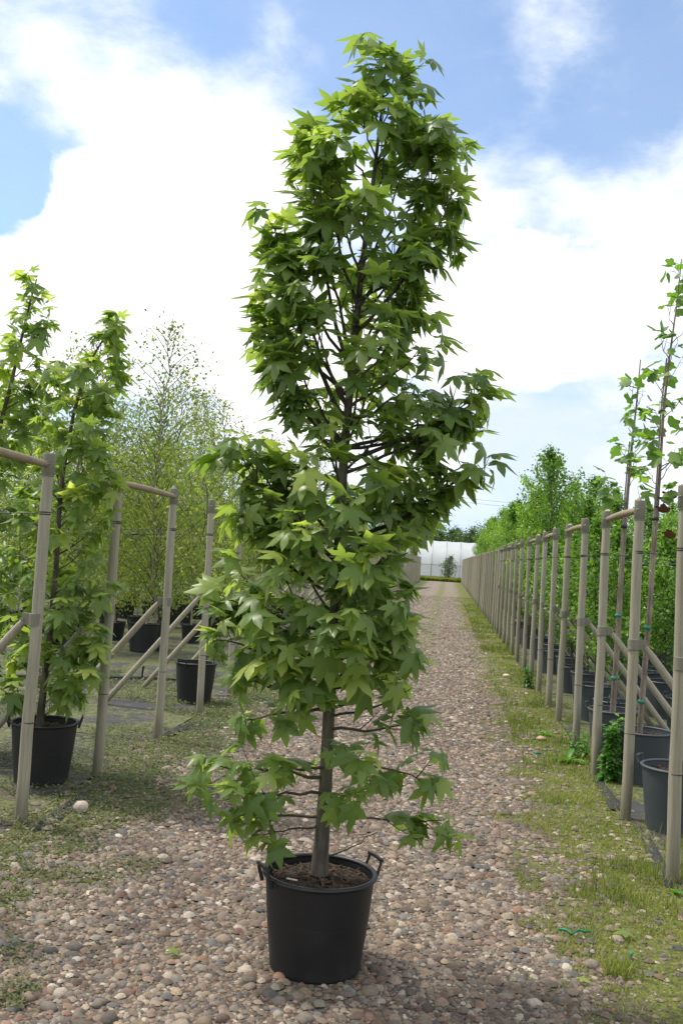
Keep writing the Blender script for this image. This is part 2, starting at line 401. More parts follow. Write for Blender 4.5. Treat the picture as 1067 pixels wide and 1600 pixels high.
# ------------------------------------------------------------------ setting
def sheet(name, x0, x1, y0, y1, z, m, nx=1, ny=1, amp=0.0):
    xs = np.linspace(x0, x1, nx+1); ys = np.linspace(y0, y1, ny+1)
    Xg, Yg = np.meshgrid(xs, ys); Z = np.full_like(Xg, z)
    if amp: Z = Z + (fbm(Xg*1.3, Yg*1.3)-.5)*amp
    V = np.stack([Xg, Yg, Z], -1).reshape(-1, 3)
    i = np.arange(ny)[:, None]*(nx+1)+np.arange(nx)[None, :]
    F = np.stack([i, i+1, i+nx+2, i+nx+1], -1).reshape(-1, 4)
    return tag(link(name, mesh(name, V, F), m), kind='structure')
sheet('ground', -900, 900, -60, 1800, -0.05, M['field'])
path = sheet('path', -2.33, 1.26, -8, 91, 0.0, M['path'])
sheet('fabric_bed', -26, -2.33, -8, 91, 0.004, M['fabric'], 60, 200, 0.03)
sheet('fabric_bed', 1.26, 26, -8, 91, 0.004, M['fabric'], 60, 200, 0.03)

# ------------------------------------------------------------------ gravel
PAL = np.array([(0.34, 0.245, 0.195), (0.28, 0.25, 0.225), (0.43, 0.335, 0.235), (0.55, 0.495, 0.42), (0.205, 0.21, 0.225), (0.30, 0.19, 0.145),
                (0.38, 0.30, 0.245), (0.24, 0.195, 0.165), (0.46, 0.385, 0.315), (0.66, 0.62, 0.56), (0.40, 0.235, 0.155)])
PAL = (PAL*.86+PAL.mean(1, keepdims=True)*.14)*np.array([.61, .585, .54])
PALW = np.array([.16, .15, .10, .07, .09, .08, .13, .09, .09, .02, .02]); PALW = PALW/PALW.sum()
def green_amount(x, y):
    j = (fbm(x*2.1, y*2.1)-.5)*1.2 + (fbm(x*8, y*8)-.5)*.9
    g = np.maximum(sstep(x+j, .42, .86), 1-sstep(x+j, -1.92, -1.45))
    c = (1-sstep(np.abs(x+.34)+j, 0, .3))*sstep(y, 9, 20)*.7
    return np.maximum(g, c)
def fov_ok(x, y, margin=60):
    # inside the photograph's ground area, with some margin for a step to the side
    d = np.stack([x, y, np.full_like(x, -CAMZ)], -1)
    u = d@np.array([_rt[0], _fw[0], _up[0]]); w = d@np.array([_rt[2], _fw[2], _up[2]])
    px = W/2+FPX*u/np.maximum(w, .1)
    return (px > -260-margin) & (px < W+260+margin)
def dome(seg, rng, full=False):
    th = np.linspace(0, 2*np.pi, seg, endpoint=False)
    rr = 1+rng.normal(0, .09, seg)
    rings = [(0.55, .82), (1.0, .18)] if not full else [(0.45, .90), (.85, .55), (1.0, .05), (.8, -.45)]
    V = [np.array([[0, 0, 1.0]])]
    for r, z in rings:
        k = 1+rng.normal(0, .05, seg)
        V.append(np.stack([r*rr*k*np.cos(th), r*rr*k*np.sin(th), np.full(seg, z)+rng.normal(0, .05, seg)], -1))
    V = np.concatenate(V); F = []
    for j in range(seg): F.append((0, 1+j, 1+(j+1) % seg))
    for k in range(len(rings)-1):
        a = 1+k*seg; b = a+seg
        for j in range(seg):
            j2 = (j+1) % seg; F += [(a+j, b+j, b+j2), (a+j, b+j2, a+j2)]
    return V, np.array(F)
def scatter(T, pos, rot, sc):
    """T=(V,F): copies at pos with yaw rot and per-axis scale -> V,F"""
    V, F = T; N = len(pos); n = len(V)
    c, s = np.cos(rot), np.sin(rot)
    P = V[None]*sc[:, None, :]
    x = P[..., 0]*c[:, None]-P[..., 1]*s[:, None]; y = P[..., 0]*s[:, None]+P[..., 1]*c[:, None]
    R = np.stack([x, y, P[..., 2]], -1)+pos[:, None, :]
    FF = F[None]+(np.arange(N)*n)[:, None, None]
    return R.reshape(-1, 3), FF.reshape(-1, 3)
rng = np.random.default_rng(11)
def gravel():
    Vs, Fs, Cs = [], [], []; off = 0; big = []
    for (y0, y1, dens, smin, smed, sig) in [(2.6, 5.2, 5600, .0042, .0090, .50), (5.2, 8.5, 3200, .0055, .0105, .48), (8.5, 15, 1100, .008, .0145, .42), (15, 26, 320, .012, .02, .35), (26, 48, 90, .016, .026, .3)]:
        n = int((y1-y0)*3.7*dens)
        x = rng.uniform(-2.5, 1.35, n); y = rng.uniform(y0, y1, n)
        g = green_amount(x, y)
        keep = (rng.random(n) > g*.86) & fov_ok(x, y)
        x, y = x[keep], y[keep]; n = len(x)
        s = np.exp(rng.normal(np.log(smed), sig, n)); s = np.clip(s, smin, .034)
        inpot = (x+.435)**2+(y-3.83)**2 < .19**2
        x, y, s = x[~inpot], y[~inpot], s[~inpot]; n = len(x)
        asp = rng.uniform(.62, 1.0, n); fl = rng.uniform(.45, .85, n)
        sc = np.stack([s, s*asp, s*asp*fl], -1)
        pos = np.stack([x, y, s*asp*fl*rng.uniform(-.1, .25, n)], -1)
        colr = PAL[rng.choice(len(PAL), n, p=PALW)]*(rng.uniform(.5, 1.25, n)+.35*(rng.random(n) < .12))[:, None]
        if y0 < 8:
            px = s/np.maximum(y, .1)
            ix = np.argsort(-px)[:400]
            big += [(px[i], pos[i], sc[i], colr[i]) for i in ix]
        vis = np.ones(n, bool); 
        gravel.lists.append((pos, sc, colr))
    big.sort(key=lambda b: -b[0]); big = big[:290]
    bigset = {tuple(np.round(b[1], 6)) for b in big}
    doms = [dome(8, rng) for _ in range(6)]
    for pos, sc, colr in gravel.lists:
        keep = np.array([tuple(np.round(p, 6)) not in bigset for p in pos])
        pos, sc, colr = pos[keep], sc[keep], colr[keep]
        which = rng.integers(0, 6, len(pos))
        for k in range(6):
            i = which == k
            V, F = scatter(doms[k], pos[i], rng.uniform(0, 6.28, i.sum()), sc[i])
            Vs.append(V); Fs.append(F+off); off += len(V); Cs.append(np.repeat(colr[i], len(doms[k][0]), 0))
    g = link('gravel', mesh('gravel', np.concatenate(Vs), np.concatenate(Fs), True, None, np.concatenate(Cs)), M['gravel'])
    tag(g, 'loose pink, grey and tan gravel covering the path', 'gravel', kind='stuff')
    fulls = [mesh('pebble', *dome(9, rng, True)) for _ in range(7)]
    for me in fulls: me.materials.append(M['pebble'])
    for i, (_, p, s, c) in enumerate(big):
        o = link('pebble', fulls[i % 7], None, path, True)
        o.location = (p[0], p[1], max(0.0, p[2])); o.scale = s*1.05; o.rotation_euler = (random.uniform(-.15, .15), random.uniform(-.15, .15), rng.uniform(0, 6.28))
        o.color = (*c, 1)
gravel.lists = []
random.seed(3)
gravel()

# the few stones that lie loose on the verges
def loose_stone(px, py, r, c, label, fl=.72):
    g = ground(px, py)
    V, F = dome(16, np.random.default_rng(int(px)), True)
    V = V*np.array([r, r*.85, r*fl])+np.array([0, 0, r*fl*.42])
    o = link('stone', mesh('stone', V, F), M['pebble']); o.location = (g[0], g[1], 0.006); o.color = (*c, 1); o.rotation_euler.z = px
    tag(o, label, 'stone')
loose_stone(127, 1268, .048, (0.50, 0.43, 0.36), 'rounded pale stone lying beside the black fabric strip', .85)
loose_stone(845, 1157, .05, (0.50, 0.36, 0.24), 'flat tan stone in the grass verge near the leafy weeds', .5)
loose_stone(791, 1058, .06, (0.6, 0.5, 0.42), 'pale stone alone in the grass verge beside the long post row', .5)

# ------------------------------------------------------------------ ground cover
def blades(n, xr, yr, hmin, hmax, wid, mask, name, label, m, lean=.6, seed=1):
    r = np.random.default_rng(seed)
    x = r.uniform(*xr, n); y = yr[0]+(yr[1]-yr[0])*r.random(n)**1.6
    k = (r.random(n) < mask(x, y)) & fov_ok(x, y); x, y = x[k], y[k]; n = len(x)
    h = r.uniform(hmin, hmax, n)*(0.6+1.1*fbm(x*3, y*3)); a = r.uniform(0, 6.28, n); l = r.uniform(.1, lean, n)*h
    w = wid*r.uniform(.6, 1.3, n)*(1+np.maximum(0, y-6)*.06)
    dx, dy = np.cos(a), np.sin(a)
    b0 = np.stack([x-dy*w, y+dx*w, np.zeros(n)], -1); b1 = np.stack([x+dy*w, y-dx*w, np.zeros(n)], -1)
    m0 = np.stack([x+dx*l*.4-dy*w*.7, y+dy*l*.4+dx*w*.7, h*.6], -1); m1 = np.stack([x+dx*l*.4+dy*w*.7, y+dy*l*.4-dx*w*.7, h*.6], -1)
    tp = np.stack([x+dx*l, y+dy*l, h], -1)
    V = np.stack([b0, b1, m1, m0, tp], 1).reshape(-1, 3)
    i = (np.arange(n)*5)[:, None]
    F = np.concatenate([i+np.array([[0, 1, 2]]), i+np.array([[0, 2, 3]]), i+np.array([[3, 2, 4]])])
    tn = np.clip(.45+(fbm(x*1.7+4, y*1.7)-.5)*1.1+r.normal(0, .2, n), 0, 1)
    o = link(name, mesh(name, V, F, True, np.repeat(tn, 5)), m)
    return tag(o, label, name.split('_')[0], kind='stuff')
blades(150000, (.30, 1.6), (3.3, 48), .010, .028, .0022, lambda x, y: green_amount(x, y)*(.12+.88*sstep(fbm(x*3.3, y*3.3), .40, .62))*(1-sstep(x, 1.3, 1.55)), 'grass', 'short yellowish green grass along the verge of tall posts and grey pots', M['grass'], 1.2, 2)
blades(26000, (.7, 1.5), (4.0, 40), .03, .085, .0026, lambda x, y: sstep(fbm(x*2.6+3, y*2.6), .50, .66), 'grass_tuft', 'longer green grass tufts at the feet of the posts', M['grass'], .9, 3)
def groundcover(n, xr, yr, size, mask, name, label, m, seed, zmax=.042):
    r = np.random.default_rng(seed)
    x = r.uniform(*xr, n); y = yr[0]+(yr[1]-yr[0])*r.random(n)**1.5
    k = (r.random(n) < mask(x, y)) & fov_ok(x, y); x, y = x[k], y[k]; n = len(x)
    z = r.uniform(.002, 1, n)*zmax*(.4+fbm(x*4, y*4)); s = size*r.uniform(.6, 1.4, n)*(1+np.maximum(0, y-6)*.05)
    a = r.uniform(0, 6.28, n); ti = r.normal(0, .45, n); 
    u = np.stack([np.cos(a), np.sin(a), ti], -1)*s[:, None]; v = np.stack([-np.sin(a), np.cos(a), r.normal(0, .4, n)], -1)*s[:, None]*.55
    c = np.stack([x, y, z], -1)
    V = np.stack([c-u, c-v, c+u, c+v], 1).reshape(-1, 3)
    i = (np.arange(n)*4)[:, None]
    F = np.concatenate([i+np.array([[0, 1, 2]]), i+np.array([[0, 2, 3]])])
    tn = np.clip(.42+(fbm(x*1.9, y*1.9)-.5)*1.3+r.normal(0, .18, n), 0, 1)
    return tag(link(name, mesh(name, V, F, False, np.repeat(tn, 4)), m), label, 'ground cover', kind='stuff')
groundcover(120000, (-4.4, -1.35), (3.2, 12), .0085, lambda x, y: np.where(x > -2.3, green_amount(x, y), sstep(fbm(x*1.6+2, y*1.6), .44, .56)), 'creeping_groundcover', 'low creeping olive green plants over gravel and fabric under the birch bed posts', M['moss'], 5)
groundcover(60000, (.35, 3.2), (3.3, 13), .0055, lambda x, y: np.where(x < 1.3, green_amount(x, y)*.8, sstep(fbm(x*1.6+9, y*1.6), .46, .56)), 'creeping_groundcover', 'low creeping yellow green plants between the grass blades and grey pots', M['moss'], 6, .018)

# ------------------------------------------------------------------ post frames
PH = 2.10
rg = np.random.default_rng(77)
def post_mesh(seed, hi=True):
    r = np.random.default_rng(seed); seg = 18 if hi else 8
    zs = np.array([-.02, .0, .25, .52, .9, 1.3, 1.7, 1.95, PH-.004, PH]) if hi else np.array([-.02, 1.0, PH])
    P = np.stack([r.normal(0, .0022, len(zs)), r.normal(0, .0022, len(zs)), zs], -1)
    R = np.interp(zs, [0, PH], [.0445, .0405]); R = R+r.normal(0, .0006, len(zs))
    if hi: R[-1] -= .004
    b = MB().tube(P, R, seg)
    return b.mesh('post')
posts_hi = [post_mesh(i) for i in range(5)]; posts_lo = [post_mesh(20, False)]
for me in posts_hi+posts_lo: me.materials.append(M['post'])
def sleeve_mesh():
    b = MB()
    b.revolve([(.0425, PH-.125), (.0475, PH-.122), (.0478, PH-.003), (.0465, PH+.002), (.041, PH+.003), (0.0, PH+.0025)], 20)
    b.revolve([(.0425, PH-.131), (.0462, PH-.130), (.0462, PH-.124), (.0425, PH-.123)], 20)
    return b.mesh('cap_sleeve')
me_sleeve = sleeve_mesh(); me_sleeve.materials.append(M['collar'])
me_bolt = MB().tube([(.03, 0, PH-.06), (.056, 0, PH-.06)], .006, 6).tube([(.046, -.012, PH-.061), (.05, .016, PH-.058)], .004, 5).mesh('bolt'); me_bolt.materials.append(M['steel'])
def ring_mesh(z, r, h, name, m):
    b = MB().revolve([(r-.004, z-h/2), (r, z-h/2+.001), (r, z+h/2-.001), (r-.004, z+h/2)], 18)
    me = b.mesh(name); me.materials.append(m); return me
me_tie = MB().revolve([(.040, 1.745), (.0435, 1.748), (.0435, 1.752), (.040, 1.755)], 18).revolve([(.040, 1.757), (.0437, 1.76), (.0437, 1.764), (.040, 1.767)], 18).mesh('wire_tie'); me_tie.materials.append(M['wire'])
me_joint = ring_mesh(.56, .0455, .007, 'joint_ring', M['joint'])
CZ = 1.145
def collar_mesh():
    b = MB().revolve([(.031, CZ-.036), (.0385, CZ-.034), (.039, CZ+.034), (.031, CZ+.036)], 20)
    b.box((.028, -.013, CZ-.03), (.080, .013, CZ+.034))       # lug that takes the brace
    b.tube([(.072, -.026, CZ-.005), (.072, .026, CZ-.005)], .008, 8)
    return b.mesh('collar', False)
me_collar = collar_mesh(); me_collar.materials.append(M['collar'])
def brace_mesh(hi=True):
    a = np.array([.066, 0, CZ-.004]); f = np.array([.99, 0, .0]); u = (f-a)/np.linalg.norm(f-a)
    b = MB().tube([a, a+u*.05, a+u*.09, (a+f)/2, f], [.016, .022, .026, .027, .028], 14 if hi else 6)
    return b.mesh('brace')
me_brace = brace_mesh(); me_brace_lo = brace_mesh(False)
for me in (me_brace, me_brace_lo): me.materials.append(M['post'])
def bar_mesh(L, hi=True):
    r = np.random.default_rng(int(L*1000)); P = np.stack([np.full(5, 0.0), np.linspace(.034, L-.034, 5), np.full(5, PH-.062)+np.array([0, .004, .006, .003, 0])], -1)
    return MB().tube(P, [.019, .024, .0245, .024, .019] if hi else .024, 14 if hi else 6).mesh('crossbar')
bars = {}
def frame(side, y0, y1, label, group, lean=None):
    """two posts joined by a rail, each with a brace running down away from the path"""
    X = -2.33 if side < 0 else 1.25
    X += rg.normal(0, .012)
    L = y1-y0
    root = empty('post_frame', (X, y0, 0), label, 'post frame', group)
    hi = y0 < 24
    k = round(L, 2)
    if (k, hi) not in bars: bars[(k, hi)] = bar_mesh(k, hi); bars[(k, hi)].materials.append(M['bar'])
    link('crossbar', bars[(k, hi)], None, root, True)
    out = 0.0 if side > 0 else math.pi
    for yy in (0.0, k):
        p = link('post', posts_hi[rg.integers(0, 5)] if hi else posts_lo[0], None, root, True)
        p.location = (0, yy, 0); p.scale = (.78, .78, 1); p.rotation_euler = (rg.normal(0, .004), rg.normal(0, .004), rg.uniform(-.4, .4))
        br = link('brace', me_brace if hi else me_brace_lo, None, root, True); br.location = (0, yy, 0); br.rotation_euler = (0, 0, out+rg.normal(0, .05))
        if hi:
            s = link('cap_sleeve', me_sleeve, None, p, True)
            if y0 < 14: q = link('bolt', me_bolt, None, s, True); q.rotation_euler.z = -math.pi/2+.3 if side < 0 else math.pi+.9
            link('joint_ring', me_joint, None, p, True); link('wire_tie', me_tie, None, p, True)
            c = link('collar', me_collar, None, br, True)
    return root
LB = 'grey wooden post frame by the birch bed'
RB = 'grey wooden post frame by the grey pots'
left_y = [(4.02, 5.30), (6.52, 7.92), (9.36, 10.66)]; right_y = [(4.08, 5.34), (6.57, 7.88), (9.16, 10.55), (11.6, 12.85), (14.2, 15.5)]
y = 12.0
while y < 82: left_y.append((y, y+1.3)); y += 2.64
y = 16.85
while y < 86: right_y.append((y, y+1.3)); y += 2.64
for i, (a, b) in enumerate(left_y):
    lab = [LB+', partly hiding the bushy potted tree', LB+', just beyond the bushy potted tree', LB+', in front of a lone black pot'][i] if i < 3 else LB+', in the receding row'
    frame(-1, a, b, lab, None if i < 3 else 'post frames along the birch bed')
for i, (a, b) in enumerate(right_y):
    lab = [RB+', beside an open pot of soil', RB+', in front of the two thin staked saplings', RB+', one post streaked rusty orange'][i] if i < 3 else RB+', in the receding row'
    f_ = frame(1, a, b, lab, None if i < 3 else 'post frames along the bed of grey pots')
    if i == 2:
        st = [o for o in f_.children if o.name.startswith('post')][0]
        st.data = st.data.copy(); st.data.materials[0] = M['poststain']; st['label'] = 'post with a rusty orange streak'

# wires that run from the posts back into the beds
def wire(side, y, z, x1, label, group):
    X = -2.33 if side < 0 else 1.25
    x0 = X+side*.045
    n = 14; u = np.linspace(0, 1, n)
    P = np.stack([x0+(x1-x0)*u, np.full(n, y)+.02*u, z-.10*4*u*(1-u)*.6], -1)
    root = empty('support_wire', (x0, y, z), label, 'wire', group)
    link('cable', MB().tube(P, .0028, 5).mesh('cable'), M['wire'], root)
    b = MB()
    for c in (.18, .52): 
        q = P[0]+(P[-1]-P[0])*c; q = np.array([q[0], q[1], np.interp(c, u, P[:, 2])])
        c_ = link('clip', MB().tube([q+np.array([-.05, 0, 0]), q+np.array([-.02, 0, 0]), q+np.array([.03, 0, .0]), q+np.array([.045, 0, 0])], [.004, .011, .011, .004], 8).mesh('clip'), M['wire'], root)
for y in (5.30, 6.52, 7.92, 9.36, 10.66): wire(-1, y, 1.755, -6.6, 'thin black support wire strung from a post into the birch bed', 'support wires over the birch bed')
for y in (5.34, 6.57, 7.88, 9.16, 10.55): wire(1, y, 1.755, 5.6, 'thin black support wire strung from a post over the grey pots', 'support wires over the grey pots')

# ------------------------------------------------------------------ pots
def pot_parts(root, rt, rb, h, m, ang, seg=48, soil_drop=.035, handles=True, chips=0, seed=1):
    """plant pot at the origin of its root: rolled rim, two loop handles, soil"""
    b = MB()
    b.revolve([(0, .012), (rb-.02, .012), (rb-.016, 0.0), (rb-.004, 0.0), (rb, .006)], seg)
    b.revolve([(rb, .006), (rb+.001, .03), (rb+(rt-rb)*.5, h*.5), (rt-.006, h-.03), (rt-.004, h-.012)], seg)
    b.revolve([(rt-.012, h-.01), (rt-.016, h-.05), (rb+(rt-rb)*.55, h*.55)], seg)
    body = link('pot', b.mesh('pot'), m, root, True)
    rr = .0095; th = np.linspace(0, 2*np.pi, 11)
    rim = MB().revolve(np.stack([rt-.002+rr*np.cos(-th)*1.15, h-.004+rr*np.sin(-th)], -1), seg)
    link('rim', rim.mesh('rim'), m, body, True)
    if handles:
        for a in (ang, ang+math.pi):
            ca, sa = math.cos(a), math.sin(a); o_ = np.array([ca, sa, 0]); t_ = np.array([-sa, ca, 0]); up = np.array([0, 0, 1.0])
            q = lambda o, tt, z: o_*o+t_*tt+up*z
            hb = MB()
            for sg in (-1, 1):
                hb.tube([q(rt+.004, sg*.052, h-.030), q(rt+.012, sg*.052, h-.004), q(rt+.022, sg*.050, h+.022), q(rt+.024, sg*.047, h+.040)], [.0085, .0085, .0075, .0065], 4, True, 1, .785)
            hb.tube([q(rt+.024, -.058, h+.038), q(rt+.026, 0, h+.041), q(rt+.024, .058, h+.038)], .0082, 4, True, 1, .785)
            link('handle', hb.mesh('handle', False), m, body, True)
    r = np.random.default_rng(seed); n = 9; V = [(0, 0, h-soil_drop+.012)]; F = []; sg = 28
    for k in range(1, n):
        R = (rt-.014)*k/(n-1)
        for j in range(sg):
            aa = 2*np.pi*j/sg; V.append((R*math.cos(aa), R*math.sin(aa), h-soil_drop+(r.normal(0, .006) if k < n-1 else -.004)+.012*(1-k/n)))
    for j in range(sg): F.append((0, 1+j, 1+(j+1) % sg))
    for k in range(n-2):
        for j in range(sg):
            a_, b_ = 1+k*sg, 1+(k+1)*sg; j2 = (j+1) % sg; F += [(a_+j, b_+j, b_+j2), (a_+j, b_+j2, a_+j2)]
    so_ = link('soil', mesh('soil', V, F), M['soil'], root, True)
    if chips:
        b = MB()
        for i in range(chips):
            R = (rt-.03)*math.sqrt(r.random()); a = r.uniform(0, 6.28); c = np.array([R*math.cos(a), R*math.sin(a), h-soil_drop+.012*(1-R/rt)+.004]); yaw = r.uniform(0, 6.28)
            d = np.array([math.cos(yaw), math.sin(yaw), r.normal(0, .35)])*r.uniform(.006, .022)
            b.tube([c-d, c+d], [r.uniform(.002, .005), r.uniform(.001, .004)], 4)
        tag(link('bark_chips', b.mesh('bark_chips', False), M['chip'], so_, True), kind='stuff')
    return body

# ------------------------------------------------------------------ leaves
def leaf_star(droop, curl, seed, pet=.5, lobes=((0, 1.0), (1, .93), (2, .62)), angs=(0, 54, 112), sinus=.385):
    """five-pointed leaf on a stalk; stalk starts at the origin and runs along +Y"""
    r = np.random.default_rng(seed)
    tips = []
    for (k, L) in lobes:
        for sg in ((1,) if k == 0 else (-1, 1)): tips.append((sg*math.radians(angs[k]+r.normal(0, 3)), L*(1+r.normal(0, .05))))
    tips.sort()
    V = [(0, 0)]; F = []
    sin = []
    for i in range(len(tips)-1):
        sin.append(((tips[i][0]+tips[i+1][0])/2, sinus*(1+r.normal(0, .06))))
    sin = [(tips[0][0]-math.radians(46), .20)]+sin+[(tips[-1][0]+math.radians(46), .20)]
    P = lambda a, d: (math.sin(a)*d, math.cos(a)*d)
    for i, (a, L) in enumerate(tips):
        s0, s1 = sin[i], sin[i+1]; k = len(V)
        w = .165*L+.025
        m0 = (P(a, L*.56)[0]-math.cos(a)*w, P(a, L*.56)[1]+math.sin(a)*w); m1 = (P(a, L*.56)[0]+math.cos(a)*w, P(a, L*.56)[1]-math.sin(a)*w)
        V += [P(*s0), m0, P(a, L), m1, P(*s1), P(a, L*.5)]
        F += [(0, k, k+5), (k, k+1, k+5), (k+1, k+2, k+5), (k+2, k+3, k+5), (k+3, k+4, k+5), (k+4, 0, k+5)]
    V = np.array(V); d = np.hypot(V[:, 0], V[:, 1])
    ribs = {0}|{1+6*i+5 for i in range(len(tips))}|{1+6*i+2 for i in range(len(tips))}
    z = -curl*d**2 - .05*np.array([0 if i in ribs else 1 for i in range(len(V))])*np.sign(1) + r.normal(0, .012, len(V))
    z = z+.05*np.array([1 if (i-1) % 6 in (0, 4) and i > 0 else 0 for i in range(len(V))])
    V3 = np.stack([V[:, 0], V[:, 1], z], -1)
    V3[:, 1] += .12
    # droop of the blade about its stalk end
    c, s = math.cos(-droop), math.sin(-droop)
    y, zz = V3[:, 1].copy(), V3[:, 2].copy(); V3[:, 1] = y*c-zz*s+pet; V3[:, 2] = y*s+zz*c
    b = MB().tube([(0, 0, 0), (0, pet*.6, .03), (0, pet, 0), (0, pet+.12*c, .12*s)], [.013, .011, .010, .008], 3, False)
    b.add(V3, F[::1])
    return np.concatenate(b.v), np.concatenate(b.f)
def leaf_tulip(droop, seed, pet=.55):
    r = np.random.default_rng(seed)
    out = [(0, 0), (.30, .02), (.50, .30), (.36, .45), (.46, .82), (.22, .92), (0, .78), (-.22, .92), (-.46, .82), (-.36, .45), (-.50, .30), (-.30, .02)]
    V = np.array([(0, .42)]+out)*(1+r.normal(0, .04, (13, 2)))
    z = np.array([.05]+[-.06 if abs(x) > .3 else .02 for x, _ in out])+r.normal(0, .03, 13)
    F = [(0, 1+(i+1) % 12, 1+i) for i in range(12)]
    V3 = np.stack([V[:, 0], V[:, 1], z], -1); c, s = math.cos(-droop), math.sin(-droop)
    y, zz = V3[:, 1].copy(), V3[:, 2].copy(); V3[:, 1] = y*c-zz*s+pet; V3[:, 2] = y*s+zz*c
    b = MB().tube([(0, 0, 0), (0, pet*.5, .04), (0, pet, 0)], [.014, .012, .01], 3, False); b.add(V3, np.array(F)[:, ::-1])
    return np.concatenate(b.v), np.concatenate(b.f)
def leaf_small(droop=.5, fold=.12):
    V = np.array([(0, 0, 0), (.32, .45, fold), (0, 1, -.1), (-.32, .45, fold), (0, .5, 0)], float)
    c, s = math.cos(-droop), math.sin(-droop); y, z = V[:, 1].copy(), V[:, 2].copy(); V[:, 1] = y*c-z*s+.15; V[:, 2] = y*s+z*c
    return V, np.array([(0, 1, 4), (1, 2, 4), (2, 3, 4), (3, 0, 4)])
def leaf_quad(droop=.5):
    V = np.array([(0, 0, 0), (.33, .5, .08), (0, 1, 0), (-.33, .5, .08)], float)
    c, s = math.cos(-droop), math.sin(-droop); y, z = V[:, 1].copy(), V[:, 2].copy(); V[:, 1] = y*c-z*s; V[:, 2] = y*s+z*c
    return V, np.array([(0, 1, 2), (0, 2, 3)])
def frames(dirs, roll):
    """rotation matrices with +Y along dirs, +Z roughly up, rolled about Y"""
    d = dirs/np.linalg.norm(dirs, axis=1, keepdims=True)
    up = np.tile([0, 0, 1.0], (len(d), 1)); up[np.abs(d[:, 2]) > .97] = [1, 0, 0]
    x = np.cross(d, up); x /= np.linalg.norm(x, axis=1, keepdims=True); z = np.cross(x, d)
    c, s = np.cos(roll)[:, None], np.sin(roll)[:, None]
    x2 = x*c+z*s; z2 = -x*s+z*c
    return np.stack([x2, d, z2], -1)
def instance(T, pos, R, s):
    V, F = T; N = len(pos)
    P = np.einsum('nij,vj->nvi', R, V)*s[:, None, None]+pos[:, None, :]
    return P.reshape(-1, 3), (F[None]+(np.arange(N)*len(V))[:, None, None]).reshape(-1, 3)
def foliage_mesh(name, temps, which, pos, R, s, tint):
    Vs, Fs, Ts = [], [], []; off = 0
    for k, T in enumerate(temps):
        i = which == k
        if not i.any(): continue
        V, F = instance(T, pos[i], R[i], s[i]); Vs.append(V); Fs.append(F+off); off += len(V); Ts.append(np.repeat(tint[i], len(T[0])))
    return mesh(name, np.concatenate(Vs), np.concatenate(Fs), True, np.concatenate(Ts))
def bez(p0, p1, p2, n):
    t = np.linspace(0, 1, n)[:, None]; return (1-t)**2*p0+2*t*(1-t)*p1+t*t*p2

